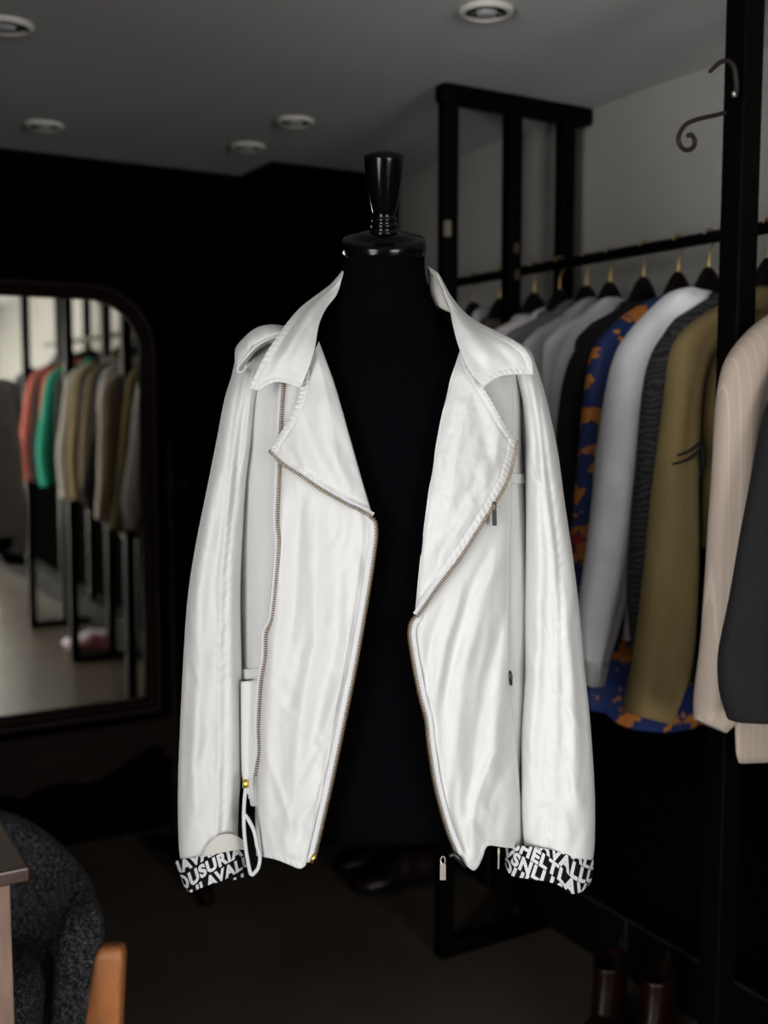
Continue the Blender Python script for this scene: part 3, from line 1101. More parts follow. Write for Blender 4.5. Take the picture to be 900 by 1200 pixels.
rows = coons([LL_out[0], LL_fold[0]], LL_zip, LL_out, LL_fold, 90, 140)
patch('lapel', rows, bLL, M['nylon'], jacket)

LR_fold = [(541, 403), (523, 465), (507, 550), (495, 640), (487, 722)]
LR_out = [(541, 403), (552, 432), (567, 454), (578, 472), (591, 495), (606, 517)]
LR_zip = [(606, 517), (602, 540), (594, 566), (579, 592), (560, 622), (538, 656), (513, 688), (487, 724)]
LR_str = [
    ([(556, 450), (565, 500), (575, 550)], 10, -.003),
    ([(540, 450), (532, 520), (525, 600)], 12, .003),
    ([(585, 500), (578, 540), (558, 560)], 8, .003),
    ([(570, 540), (540, 590), (512, 640)], 9, -.0028),
    ([(560, 585), (530, 630), (505, 680)], 7, .0028),
    ([(530, 560), (512, 610), (500, 660)], 6, -.002),
    ([(590, 530), (575, 570), (556, 590)], 6, -.0022),
]
def bLR(x, y, u, v):
    b = base_b(x, y) + .011
    dist_f, _ = pl_dist(LR_fold, x, y)
    b += .016 * min(1, dist_f / 26) ** .6
    b += folds(LR_str, x, y) + crumple(x, y, 2.9, .0032, 12) + .0007 * fbm(x / 14, y / 11, 5.5, 2)
    do, al = pl_dist(LR_out, x, y)
    b += stitch(do, al * 135, .0017, 8, 6.5) + .006 * exp(-(do / 16) ** 2)
    dz, al = pl_dist(LR_zip, x, y)
    b += stitch(dz, al * 245, .0008, 10, 8)
    return b
rows = coons(LR_out, [(487, 722), (487.5, 723.5)], LR_fold, LR_zip, 110, 170)
patch('lapel', rows, bLR, M['nylon'], jacket)

# ---- collar
CL_out = [(401, 317), (393, 327), (385, 335), (366, 349), (351, 361), (337, 377), (323, 396), (311, 415), (300, 437), (291, 456)]
CL_in = [(402, 318), (399, 332), (394, 346), (382, 362), (375, 377), (372, 390), (369, 408), (363, 428), (352, 455)]
CL_bot = [(291, 456), (304, 457), (312, 452), (322, 448), (335, 449), (352, 455)]
CL_str = [
    ([(380, 350), (350, 390), (325, 430)], 7, .004),
    ([(368, 375), (352, 410), (342, 445)], 8, -.0035),
    ([(345, 380), (322, 415), (306, 445)], 6, -.0025),
]
def bCL(x, y, u, v):
    k = smooth01(v * 1.15)
    bo = -.005 + .135 * k
    bi = .012 + .125 * k ** .8
    b = bo * (1 - u) + bi * u + .012 * sin(pi * u) * sin(pi * min(1, v * 1.2))
    b += folds(CL_str, x, y) + crumple(x, y, 6.1, .0012, 14)
    do, al = pl_dist(CL_out, x, y)
    b += stitch(do, al * 180, .0014, 8, 6.5)
    db, al = pl_dist(CL_bot, x, y)
    b += stitch(db, al * 62, .0008, 6, 6)
    return b
rows = coons([CL_out[0], CL_in[0]], CL_bot, CL_out, CL_in, 50, 90)
patch('collar', rows, bCL, M['nylon'], jacket)

CR_out = [(513, 319), (521, 333), (529, 347), (545, 366), (562, 378), (582, 388), (603, 399), (617, 411), (624, 425), (625, 439)]
CR_in = [(514, 322), (522, 347), (527, 362), (530, 378), (536, 402), (545, 424), (555, 440), (567, 454)]
CR_bot = [(567, 454), (577, 446), (588, 441), (600, 439), (612, 439), (625, 439)]
CR_str = [
    ([(530, 360), (550, 395), (580, 425)], 8, .0035),
    ([(535, 385), (550, 410), (568, 436)], 6, -.0030),
    ([(552, 378), (580, 402), (605, 428)], 7, -.0025),
    ([(575, 395), (595, 412), (612, 430)], 6, .002),
]
def bCR(x, y, u, v):
    k = smooth01(v * 1.15)
    bo = -.002 + .118 * k
    bi = .012 + .135 * k ** .8
    b = bi * (1 - u) + bo * u + .012 * sin(pi * u) * sin(pi * min(1, v * 1.2))
    b += folds(CR_str, x, y) + crumple(x, y, 16.1, .0012, 14)
    do, al = pl_dist(CR_out, x, y)
    b += stitch(do, al * 170, .0009, 7, 6.5)
    db, al = pl_dist(CR_bot, x, y)
    b += stitch(db, al * 60, .0009, 7, 6)
    return b
rows = coons([CR_in[0], CR_out[0]], CR_bot, CR_in, CR_out, 50, 90)
patch('collar', rows, bCR, M['nylon'], jacket)
# collar turned up: inside of the stand, right of the neck
lf_out = [(501.5, 312), (508, 316), (515, 322), (522, 336), (527, 350), (529, 366)]
lf_in = [(501.5, 313), (502, 328), (506, 345), (513, 358), (520, 363), (529, 367)]
rows = coons([lf_in[0], lf_out[0]], [lf_in[-1], lf_out[-1]], lf_in, lf_out, 20, 30)
patch('collar_stand', rows, lambda x, y, u, v: -.03 + .05 * v + .008 * sin(pi * u) + crumple(x, y, 3, .001, 12), M['lining'], jacket)
# stand behind the neck
bm = bmesh.new()
rings = []
for k in range(41):
    a = radians(225) + radians(90) * k / 40
    ca, sa = cos(a), sin(a)
    rings.append([loc3((.067 + .012 * t) * ca, (.078 + .012 * t) * sa - .004, 1.715 - .12 * t) for t in (0, .33, .66, 1)])
add_rings(bm, rings, closed=False, cap=False)
solidify(link('collar_stand', bm, M['lining'], jacket), .0015)

# ---- sleeves
def sleeve(out, inn, seam, bc, half, seed, strokes, sgn, name='sleeve'):
    rows, n = 320, 84
    O = spline([(a, b, 0) for a, b in out], rows)
    I = spline([(a, b, 0) for a, b in inn], rows)
    rings = []
    for i in range(rows):
        s = i / (rows - 1)
        cx, cy = (O[i].x + I[i].x) / 2, (O[i].y + I[i].y) / 2
        hx, hy = (I[i].x - O[i].x) / 2, (I[i].y - O[i].y) / 2
        bb = interp(bc, cy)
        hf = interp(half, cy)
        if s < .05:
            hf *= (s / .05) ** .5 * .9 + .1
        ring = []
        for k in range(n):
            th = 2 * pi * k / n
            c, q = cos(th), sin(th)
            c2 = math.copysign(abs(c) ** .9, c)
            x, y = cx + hx * c2, cy + hy * c2
            b = hf * math.copysign(abs(q) ** .9, q)
            if q > -.1:
                ds, al = pl_dist(seam, x, y)
                sx = x - interp([(p[1], p[0]) for p in seam], y)
                pk = .0011 * sin((y + 1.1 * abs(sx)) / 2.3 + 2.2 * fbm(x / 20, y / 30, seed, 2)) * exp(-(ds / 10) ** 2) * (.4 + 1.2 * max(0, noise.noise(Vector((seed, y / 30, 1.3)))))
                f = folds(strokes, x, y) + .0024 * exp(-(ds / 3.2) ** 2) - .0020 * exp(-((ds - 6) / 2.6) ** 2) + pk * smooth01((y - 470) / 80)
                f += drape(x, y, seed, .0036, 18, 110) + crumple(x, y + 1.3 * abs(sx), seed + 2, .0034, 13)
                b += f * smooth01((q + .1) / .5)
            else:
                b += drape(x, y, seed + 9, .004, 20, 120)
            ring.append(P(x, y, bb + b))
        rings.append(ring)
    bm = bmesh.new()
    add_rings(bm, rings, cap=True)
    return link(name, bm, M['nylon'], jacket)

SL_out = [(282, 404), (276, 420), (271, 442), (263, 468), (253, 520), (241, 580), (229, 640), (220, 700), (215, 770), (211, 850), (208.5, 920), (209, 980), (211, 1008)]
SL_in = [(338, 392), (326, 412), (314, 436), (304, 468), (297, 515), (289, 565), (284, 640), (282, 700), (283, 760), (285, 830), (284, 890), (280, 940), (279, 985), (282, 1000)]
SL_seam = [(289, 436), (281, 480), (273, 540), (266, 600), (260, 665), (258, 740), (258, 820), (257, 900), (254, 985)]
SL_str = [
    ([(250, 560), (238, 640), (228, 720), (222, 800)], 8, .005),
    ([(262, 600), (248, 680), (240, 760)], 6, -.004),
    ([(240, 700), (232, 790), (228, 880), (226, 980)], 9, .0055),
    ([(250, 760), (242, 860), (238, 960)], 7, -.0045),
    ([(272, 640), (270, 740), (272, 860), (270, 970)], 6, .004),
    ([(225, 760), (219, 860), (218, 940)], 6, -.003),
    ([(285, 470), (279, 540), (272, 620)], 5, -.004),
    ([(296, 440), (291, 500), (284, 560)], 5, .005),
    ([(304, 430), (300, 470), (295, 520)], 4, -.004),
    ([(254, 900), (240, 930), (228, 960)], 7, .003),
    ([(252, 850), (238, 885), (226, 910)], 6, -.003),
]
sleeve(SL_out, SL_in, SL_seam, [(400, .0), (470, .022), (560, .042), (800, .046), (1000, .06)], [(400, .05), (480, .056), (700, .050), (1000, .046)], 21.3, SL_str, -1)

SR_out = [(600, 397), (620, 410), (629, 430), (640, 466), (653, 525), (662, 590), (671, 650), (679, 715), (685, 780), (692, 850), (697, 930), (697, 985), (695, 1008)]
SR_in = [(566, 398), (588, 418), (602, 440), (611, 466), (615, 505), (616, 565), (616, 640), (615, 720), (615, 790), (611, 860), (611, 900), (611, 950), (614, 990), (618, 1000)]
SR_seam = [(622, 440), (630, 500), (640, 580), (648, 650), (652, 720), (653, 800), (651, 880), (646, 990)]
SR_str = [
    ([(632, 520), (630, 620), (632, 740), (630, 860)], 8, .005),
    ([(642, 660), (640, 760), (636, 860), (630, 960)], 6, -.004),
    ([(625, 760), (622, 840), (622, 920)], 6, .004),
    ([(662, 690), (668, 790), (672, 880), (676, 960)], 8, .005),
    ([(672, 720), (680, 800), (686, 900)], 6, -.0035),
    ([(660, 760), (664, 860), (662, 950)], 6, -.004),
    ([(655, 870), (668, 910), (682, 950)], 6, .0035),
    ([(652, 800), (668, 835), (684, 860)], 5, .003),
    ([(652, 940), (662, 960), (668, 990)], 6, .0035),
    ([(640, 940), (628, 960), (622, 985)], 6, -.003),
    ([(645, 560), (655, 630), (662, 690)], 6, -.003),
    ([(625, 470), (628, 520), (626, 580)], 4, -.003),
]
sleeve(SR_out, SR_in, SR_seam, [(400, .0), (470, .022), (560, .042), (800, .046), (1000, .06)], [(400, .05), (480, .056), (700, .052), (1000, .050)], 33.8, SR_str, 1)

# ---- left shoulder: gathered strap with a piped edge
EP_top = [(275, 420), (276, 408), (283, 398), (298, 385), (316, 380), (336, 382)]
EP_bot = [(283, 438), (291, 424), (302, 411), (314, 404), (326, 400), (340, 396)]
def bEP(x, y, u, v):
    return .012 + .052 * sin(pi * (.12 + .6 * v)) + .02 * u + .0035 * fbm(x / 9, y / 22, 4.1, 2) + crumple(x, y, 2, .0016, 9)
rows = coons(EP_top, EP_bot, [EP_top[0], (277, 432), EP_bot[0]], [EP_top[-1], EP_bot[-1]], 50, 24)
patch('shoulder_strap', rows, bEP, M['nylon'], jacket, .003)
bm = bmesh.new()
path = [(330, 392), (322, 395), (308, 401), (298, 408), (288, 419), (280, 429), (278.5, 434), (281, 436.5), (286, 434), (289, 428)]
S = spline([(a, b, 0) for a, b in path], 60)
add_tube(bm, [P(p.x, p.y, .083 + .0 * i) for i, p in enumerate(S)], .0022, 8)
link('piping', bm, M['nylon'], jacket)

# ---- zips: teeth along an edge on a woven tape
def zipper(name, path, bfun, side, m_teeth, tape_w=4.0, teeth_w=4.4, pitch=2.7, off=.003, parent=jacket, tw0=0):
    """side: which way (left/right of travel, in the photo) the tape lies"""
    dense = spline([(a, b, 0) for a, b in path], 400)
    L = sum((b - a).length for a, b in zip(dense[:-1], dense[1:]))
    n = int(L / pitch)
    S = resample(dense, n)
    bt, bb = bmesh.new(), bmesh.new()
    strip = []
    for i in range(n):
        p = S[i]
        t = (S[min(i + 1, n - 1)] - S[max(i - 1, 0)]).normalized()
        nr = Vector((t.y, -t.x, 0)) * side
        b = bfun(p.x, p.y) + off
        e0 = p - nr * (teeth_w * .5)
        e1 = p + nr * (teeth_w * .5)
        # one tooth: a small rounded block
        hw = pitch * .31
        q = [e0 - t * hw, e0 + t * hw, e1 + t * hw, e1 - t * hw]
        f = [bt.verts.new(P(v.x, v.y, b + .0016)) for v in q]
        g = [bt.verts.new(P(v.x, v.y, b - .0008)) for v in q]
        bt.faces.new(f)
        bt.faces.new(g[::-1])
        for k in range(4):
            bt.faces.new((f[k], f[(k + 1) % 4], g[(k + 1) % 4], g[k]))
        c0 = p - nr * .2
        c1 = p + nr * (teeth_w * .5 + tape_w)
        strip.append([P(c0.x, c0.y, b), P(c0.x, c0.y, b - .0008), P(c1.x, c1.y, b - .0022), P(c1.x, c1.y, b - .0014)])
    zt = link(name, bt, m_teeth, parent, smooth=False)
    add_rings(bb, strip)
    link('zip_tape', bb, M['tape'], zt, smooth=False)
    return zt

def edgeL(x, y):
    return bPL(x, y, 1, max(0, min(1, (y - 420) / 590)))
def edgeR(x, y):
    return bPR(x, y, 0, max(0, min(1, (y - 420) / 590)))
zl = zipper('zip_teeth', LL_zip[:-1] + [(424, 599), (436, 606)], lambda x, y: bLL(x, y, (x - 316) / 121, 1), 1, M['brass'], tape_w=3.5, off=.0022)
zipper('zip_teeth', [(434, 605.5), (440, 612), (441, 626), (439.5, 642), (432.5, 690), (418, 775), (403, 850), (389.5, 915), (376, 975), (368.5, 1006)], edgeL, -1, M['brass'], tape_w=5.5, off=.004)
zr = zipper('zip_teeth', LR_zip[:-1] + [(500, 707), (489, 722)], lambda x, y: bLR(x, y, 0, 0), -1, M['brass'], tape_w=4, off=.0022)
zr2 = zipper('zip_teeth', [(490, 719), (482, 729), (479.5, 742), (481, 756), (485, 781), (492, 816), (499, 843), (502, 870), (508, 911), (516, 946), (525, 976), (536, 1003)], edgeR, 1, M['brass'], tape_w=5.5, off=.004)
zipper('zip_teeth', [(332, 450), (329, 500), (327, 560), (325, 610), (327, 640), (320, 720), (312, 742), (311, 770), (306, 800), (303, 850), (304, 880), (300, 905), (299, 925)], lambda x, y: bPL(x, y, 0, max(0, min(1, (y - 420) / 590))), -1, M['brass'], tape_w=2.5, teeth_w=4.6)

def puller(name, pts_top, pts_bot, w, b, m, parent, ring=True):
    bm = bmesh.new()
    (x0, y0), (x1, y1) = pts_top, pts_bot
    q0, q1 = P(x0, y0, b), P(x1, y1, b)
    mid = q0.lerp(q1, .32)
    for dx in (-1, 1):
        pass
    # flat tab
    vs = []
    for p, k in ((mid, 1), (q1, 1)):
        for s in (-1, 1):
            for db in (.0011, -.0011):
                vs.append(p + RGT * (s * w * k) - FWD * db * -1)
    vv = [bm.verts.new(v) for v in vs]
    for f in ((0, 2, 6, 4), (1, 5, 7, 3), (0, 4, 5, 1), (2, 3, 7, 6), (0, 1, 3, 2), (4, 6, 7, 5)):
        bm.faces.new([vv[i] for i in f])
    # link ring above it
    c = q0.lerp(mid, .5)
    R = (q0 - mid).length * .52
    add_tube(bm, [c + RGT * (w * .8 * cos(a)) + Vector((0, 0, R * sin(a))) for a in [2 * pi * i / 20 for i in range(21)]], .0011, 6)
    # a raised rim on the tab's front
    add_tube(bm, [mid.lerp(q1, .1) - FWD * .0016 * -0 + RGT * 0, mid.lerp(q1, .9)], w * .35, 6)
    o = link(name, bm, m, parent, smooth=False)
    return o
puller('zip_puller', (579, 589), (579.5, 616), .0033, base_b(579, 600) + .032, M['gunmetal'], zr)
puller('zip_puller', (519, 1004), (519, 1031), .0043, base_b(519, 1000) + .02, M['steel'], zr)
puller('zip_puller', (584.5, 994), (584, 1018), .0012, base_b(584, 980) + .008, M['steel'], zr)
bm = bmesh.new()
add_tube(bm, [P(526, 1003, base_b(526, 1000) + .02), P(532, 1001, base_b(532, 1000) + .02), P(538, 1006, base_b(538, 1000) + .021), P(545, 1016, base_b(545, 1000) + .021)], [.003, .0045, .0045, .003], 8)
link('zip_slider', bm, M['gunmetal'], zr)
bm = bmesh.new()
for (x0, y0, x1, y1) in ((369, 1001, 365, 1011),):
    add_tube(bm, [P(x0, y0, edgeL(366, 1000) + .004), P(x1, y1, edgeL(366, 1000) + .004)], .0034, 8)
link('zip_stop', bm, M['gold'], zl)
bm = bmesh.new()
add_tube(bm, [P(316, 528, edgeL(316, 529) + .004), P(319, 532, edgeL(319, 532) + .004)], .002, 8)
link('zip_stop', bm, M['gunmetal'], zl)
# pocket slits with small pulls on the side panels
bm = bmesh.new()
bs = base_b(598, 795)
add_tube(bm, [P(597.5, 786, bs + .013), P(598.5, 792, bs + .014), P(599, 803, bs + .013)], [.0018, .003, .002], 8)
link('pocket_pull', bm, M['gunmetal'], jacket)
bm = bmesh.new()
bs = base_b(303, 800)
add_tube(bm, [P(303.5, 789, bs + .006), P(302.5, 800, bs + .007), P(301.5, 826, bs + .006)], [.0014, .0022, .0012], 8)
link('pocket_pull', bm, M['gunmetal'], jacket)
# yoke seams on the side panels: folded double bands
def seam_band(pts, w, lift, name='yoke_seam'):
    S = spline([(a, b, 0) for a, b in pts], 30)
    bm = bmesh.new()
    rows_ = []
    for i, p in enumerate(S):
        r = []
        for k in range(9):
            v = -1 + 2 * k / 8
            bb = base_b(p.x, p.y) + lift + .0016 * cos(v * pi / 2) + .0006 * sin(i * 1.3 + k)
            r.append(P(p.x, p.y + v * w, bb))
        rows_.append(r)
    add_rings(bm, rows_, closed=False, cap=False)
    solidify(link(name, bm, M['nylon'], jacket), .001)
seam_band([(598, 560), (608, 561), (622, 560)], 6, .003)
seam_band([(282, 789), (292, 790), (306, 787)], 6, .003, 'pocket_welt')
bm = bmesh.new()
add_tube(bm, [P(282, 798, base_b(290, 798) + .004), P(292, 797, base_b(292, 797) + .005), P(304, 793, base_b(300, 793) + .005)], .0007, 6)
link('welt_stitching', bm, M['gunmetal'], jacket)

# hem corner of the side panel behind the flap, and the drawcord
bm = bmesh.new()
add_tube(bm, spline([P(x, y, .118) for x, y in ((288, 922), (286, 945), (286, 970), (289, 1000), (294, 1024), (298, 1023), (303, 1016), (304.5, 1004), (301, 990), (298, 975), (292, 962), (287, 955))], 70), .0030, 8)
dc = link('drawcord', bm, M['tape'], jacket)
bm = bmesh.new()
add_tube(bm, [P(288, 913, .116), P(288, 923, .119)], [.0045, .0052], 12)
link('cord_end', bm, M['gold'], dc)
rows = coons([(282, 799), (303, 797)], [(288, 928), (292, 934), (294, 944), (301, 945)], [(282, 799), (283, 900), (288, 928)], [(303, 797), (301, 945)], 20, 50)
patch('hem_corner', rows, lambda x, y, u, v: .082 + .012 * u + .002 * sin(u * 9), M['nylon'], jacket)

# ---- printed turn-up cuffs
def text_mesh(s):
    cu = bpy.data.curves.new('lettering', 'FONT')
    cu.body = s
    cu.offset = .05
    cu.space_character = 1.12
    cu.size = 1
    o = bpy.data.objects.new('lettering', cu)
    C.objects.link(o)
    dg = bpy.context.evaluated_depsgraph_get()
    dg.update()
    me = bpy.data.meshes.new_from_object(o.evaluated_get(dg))
    bpy.data.objects.remove(o)
    bpy.data.curves.remove(cu)
    return me

def cuff(top, bot, bc, hb, rowsdef, sk, name='cuff'):
    nu, nv = 40, 14
    T_, B_ = spline([(a, b, 0) for a, b in top], 400), spline([(a, b, 0) for a, b in bot], 400)
    def pt(u, v, back=False, lift=0):
        u = max(0, min(1, u)); v = max(0, min(1, v))
        i = min(399, int(u * 399)); k = u * 399 - i
        a = T_[i].lerp(T_[min(399, i + 1)], k)
        b = B_[i].lerp(B_[min(399, i + 1)], k)
        p = a.lerp(b, v)
        s = sin(pi * u) ** .55 if 0 < u < 1 else 0
        bulge = .004 * sin(pi * v) + .0022 * fbm(u * 5, v * 3, bc * 50, 2) * s
        return P(p.x, p.y, bc + (-1 if back else 1) * (hb * s + bulge) + lift)
    bm = bmesh.new()
    rings = []
    for j in range(nv):
        v = j / (nv - 1)
        rings.append([pt(i / (nu - 1), v) for i in range(nu)] + [pt(i / (nu - 1), v, True) for i in range(nu - 2, 0, -1)])
    add_rings(bm, rings, cap=False)
    o = link(name, bm, M['cuff_black'], jacket)
    solidify(o, .002, -1)
    # white lettering following the cloth
    bt = bmesh.new()
    W_, H_ = sk
    for (s, x0, y0, size, ang, up) in rowsdef:
        me = text_mesh(s)
        tb = bmesh.new()
        tb.from_mesh(me)
        bmesh.ops.triangulate(tb, faces=tb.faces)
        bmesh.ops.subdivide_edges(tb, edges=[e for e in tb.edges if e.calc_length() > .25], cuts=2)
        bmesh.ops.triangulate(tb, faces=tb.faces)
        ca, sa = cos(radians(ang)), sin(radians(ang))
        mp = {}
        tb.verts.index_update()
        for vtx in tb.verts:
            x, y = vtx.co.x * size, vtx.co.y * size
            X_ = x0 + x * ca + y * up[0]
            Y_ = y0 + x * sa + y * up[1]
            mp[vtx.index] = (X_ / W_, Y_ / H_)
        for f in tb.faces:
            cs_ = [mp[v.index] for v in f.verts]
            if all(c[0] <= .012 or c[0] >= .988 or c[1] <= .02 or c[1] >= .98 for c in cs_):
                continue
            try:
                bt.faces.new([bt.verts.new(pt(c[0], c[1], False, .0012)) for c in cs_])
            except ValueError:
                pass
        tb.free()
        bpy.data.meshes.remove(me)
    bmesh.ops.remove_doubles(bt, verts=bt.verts, dist=.00002)
    lt = link('cuff_lettering', bt, M['cuff_white'], o, smooth=False)
    return o
cuff([(204.5, 1008), (225, 1005), (250, 1000), (270, 996), (290, 994)], [(216, 1040), (223, 1046), (235, 1041), (252, 1035), (275, 1031), (292, 1026)], .062, .05,
     [('MAVALLUSUTAVAL', -8, 18, 18, -17, (-.1, -1)), ('DUSURIAVALLUS', -2, 34.5, 19, -18, (-.12, -1)), ('SULAVALUALLAS', 2, 50, 18, -18, (-.1, -1)), ('AVALLUS', 30, 58, 18, -16, (-.1, -1))], (86, 36))
cuff([(592, 992), (607, 991), (630, 993), (660, 999), (685, 1004), (697, 1006)], [(592, 1014), (599, 1026), (620, 1030), (640, 1033), (656, 1038), (668, 1047), (682, 1045), (693, 1034)], .062, .052,
     [('ALLUS', 78, 3, 18, 26, (.22, -1)), ('HAVALLUS', 26, -5.2, 19, 26, (.22, -1)), ('SHELTLAVALLS', 8, 3, 19, 26, (.22, -1)), ('VSNLLJAVALL', -2, 15.5, 19, 26, (.22, -1)), ('OULLASUAVA', -4, 32, 19, 24, (.22, -1)), ('UVALLUS', -6, 47, 19, 22, (.22, -1))], (104, 36))
rows = coons([(234, 1003), (243, 990), (256, 979), (271, 977), (284, 984), (290, 994)], [(234, 1004), (252, 1001), (272, 997), (290, 995)], [(234, 1003), (234, 1004)], [(290, 994), (290, 995)], 40, 14)
patch('cuff_lining', rows, lambda x, y, u, v: .085 + .034 * sin(pi * min(1, max(0, (x - 204) / 88))) ** .6 - .006 * (1 - v) + crumple(x, y, 4, .0014, 12), M['lining'], jacket)

# ================================================================== CHEVAL MIRROR
YM = 3.3
gr = at_planeY(166, 600, YM).x
gl = gr - .78
gz0 = at_planeY(85, 829, YM).z
gz1 = at_planeY(55, 349, YM).z
xm = (gl + gr) / 2
cm = thing('cheval_mirror', 'tall standing mirror with rounded top corners in a dark mahogany frame by the back wall', 'mirror', (xm, YM, 0))
def arch(off):
    r = .155 + off
    pts = []
    x0, x1, z0, z1 = gl - off, gr + off, gz0 - off, gz1 + off
    pts += [(x0, z0), (x1, z0)]
    for k in range(13):
        a = pi / 2 * k / 12
        pts.append((x1 - r + r * cos(a), z1 - r * .95 + r * .95 * sin(a)))
    for k in range(13):
        a = pi / 2 + pi / 2 * k / 12
        pts.append((x0 + r + r * cos(a), z1 - r * .95 + r * .95 * sin(a)))
    return pts
TM = Matrix.Translation((0, YM, (gz0 + gz1) / 2)) @ Matrix.Rotation(radians(.45), 4, 'X') @ Matrix.Translation((0, -YM, -(gz0 + gz1) / 2))
bm = bmesh.new()
rings = []
for off, y in ((0, .0), (0, -.012), (.008, -.022), (.02, -.026), (.032, -.018), (.045, -.02), (.05, -.008), (.05, .025), (0, .025)):
    rings.append([TM @ Vector((x, YM + y, z)) for x, z in arch(off)])
rings.append(rings[0])
add_rings(bm, rings, cap=False)
fr = link('mirror_frame', bm, M['wood_dark'], cm, smooth=False)
bm = bmesh.new()
f = bm.faces.new([bm.verts.new(TM @ Vector((x, YM - .001, z))) for x, z in arch(.004)])
g = bm.faces.new([bm.verts.new(TM @ Vector((x, YM + .004, z))) for x, z in arch(.004)][::-1])
link('mirror_glass', bm, M['mirror'], fr, smooth=False)
for s in (-1, 1):
    xp = (gr + .095) if s > 0 else (gl - .095)
    bm = bmesh.new()
    add_lathe(bm, [(.02, .05), (.022, .10), (.017, .14), (.021, .18), (.0155, .24), (.019, .5), (.015, .9), (.018, 1.22), (.024, 1.24), (.024, 1.30), (.015, 1.33), (.02, 1.37), (.012, 1.40), (.003, 1.41)], 20, cx=xp, cy=YM + .01)
    link('upright', bm, M['wood_dark'], cm)
    bm = bmesh.new()
    add_tube(bm, [(xp - s * .05, YM + .008, 1.27), (xp + s * .03, YM + .008, 1.27)], [.011, .013], 12)
    add_tube(bm, [(xp + s * .03, YM + .008, 1.27), (xp + s * .045, YM + .008, 1.27), (xp + s * .06, YM + .008, 1.27)], [.012, .022, .012], 12)
    link('pivot_knob', bm, M['wood_dark'], cm)
    bm = bmesh.new()
    S = [(xp, YM - .26, .0), (xp, YM - .24, .035), (xp, YM - .1, .06), (xp, YM + .0, .10), (xp, YM + .1, .06), (xp, YM + .22, .035), (xp, YM + .24, .0)]
    add_tube(bm, spline(S, 30), .024, 10)
    link('foot', bm, M['wood_dark'], cm)
bm = bmesh.new()
N = 41
fr_, bk_ = [], []
zt = gz0 - .075
rings = []
for i in range(N):
    u = -1 + 2 * i / (N - 1)
    x = xm + (gr - gl + .19) / 2 * u
    zb = zt - .10 - .08 * (cos(u * pi * 1.0) * .5 + .5) + .05 * sin(abs(u) * pi * 3) * .4 - (.04 if abs(u) > .93 else 0)
    rings.append([Vector((x, YM - .006, zt)), Vector((x, YM - .006, zb)), Vector((x, YM + .016, zb)), Vector((x, YM + .016, zt))])
add_rings(bm, rings)
link('apron', bm, M['wood_dark'], cm, smooth=False)

# ================================================================== TABLE AND CHAIR
tc = at_z(35, 1016, .735)
tb = thing('table', 'dark wooden table corner at the left edge beside the charcoal chair', 'table', (tc.x - .45, tc.y + .3, 0))
bm = bmesh.new()
add_box(bm, tc.x - .95, tc.x, tc.y, tc.y + .85, .71, .735, .004)
link('tabletop', bm, M['table_top'], tb, smooth=False)
lp = at_planeY(14, 1100, tc.y + .03)
for (x, y) in ((lp.x, tc.y + .03), (tc.x - .91, tc.y + .03), (lp.x, tc.y + .76), (tc.x - .91, tc.y + .76)):
    bm = bmesh.new()
    add_box(bm, x - .065, x, y, y + .06, 0, .71, .003)
    link('leg', bm, M['table_leg'], tb, smooth=False)

ch = thing('armchair', 'charcoal wool tub chair with a wooden leg beside the table', 'chair', (.30, 2.28, 0))
e_ = at_depth(93, 1150, 1.99)
CX, CY = e_.x - .262 * cos(radians(22)), e_.y + .262 * sin(radians(22))
bm = bmesh.new()
rings = []
n = 90
for i in range(n):
    s = i / (n - 1)
    phi = radians(22 - 224 * s)           # near front end, round the back, to the far front end
    rise = smooth01(min(s, 1 - s) / .42)
    ztop = .545 + .125 * rise
    zbot = .24
    dirv = Vector((cos(phi), -sin(phi), 0))
    hh, zc = (ztop - zbot) / 2, (ztop + zbot) / 2
    thk = .047
    endk = min(1, min(s, 1 - s) / .045)
    endk = sqrt(max(0, 1 - (1 - endk) ** 2))
    ring = []
    for q in range(30):
        a = 2 * pi * q / 30
        rr = thk * math.copysign(abs(cos(a)) ** .8, cos(a)) * (.08 + .92 * endk)
        zz = zc + hh * math.copysign(abs(sin(a)) ** .5, sin(a)) * (.62 + .38 * endk)
        base = Vector((CX, CY, 0)) + dirv * (.262 + .10 * (zz - .45) + rr)
        ring.append(Vector((base.x, base.y, zz)))
    rings.append(ring)
add_rings(bm, rings)
link('backrest', bm, M['boucle'], ch)
bm = bmesh.new()
rings = []
for (r, z) in ((.02, .30), (.18, .305), (.205, .33), (.212, .39), (.204, .43), (.18, .45), (.02, .455)):
    rings.append([Vector((CX - .02 + r * cos(2 * pi * k / 40) * 1.02, CY + r * sin(2 * pi * k / 40), z)) for k in range(40)])
add_rings(bm, rings)
link('seat', bm, M['boucle'], ch)
def chair_leg(cx, cy, zt, lean, visible=False):
    bm = bmesh.new()
    rings = []
    ax, ay = lean
    for k, z in enumerate([0, .1, .2, .3, .38, zt - .02, zt - .006, zt]):
        u = z / zt
        w = (.052 - .024 * u) * (.6 if z == zt else .88 if z > zt - .01 else 1)
        d_ = (.030 - .008 * u) * (.6 if z == zt else .88 if z > zt - .01 else 1)
        c = Vector((cx, cy, z)) + Vector((ax, ay, 0)) * u
        ring = []
        for q in range(20):
            a = 2 * pi * q / 20
            ring.append(c + RGT * (w * math.copysign(abs(cos(a)) ** .45, cos(a))) - FWD * (d_ * math.copysign(abs(sin(a)) ** .45, sin(a))))
        rings.append(ring)
    add_rings(bm, rings)
    return link('leg', bm, M['oak'], ch)
pl_ = at_depth(131, 1110, 2.02)
ptp = at_depth(131, 1107, 2.02)
pb = at_depth(122, 1200, 2.02)
slope = (ptp - pb) / (ptp.z - pb.z)
c0 = ptp - slope * ptp.z
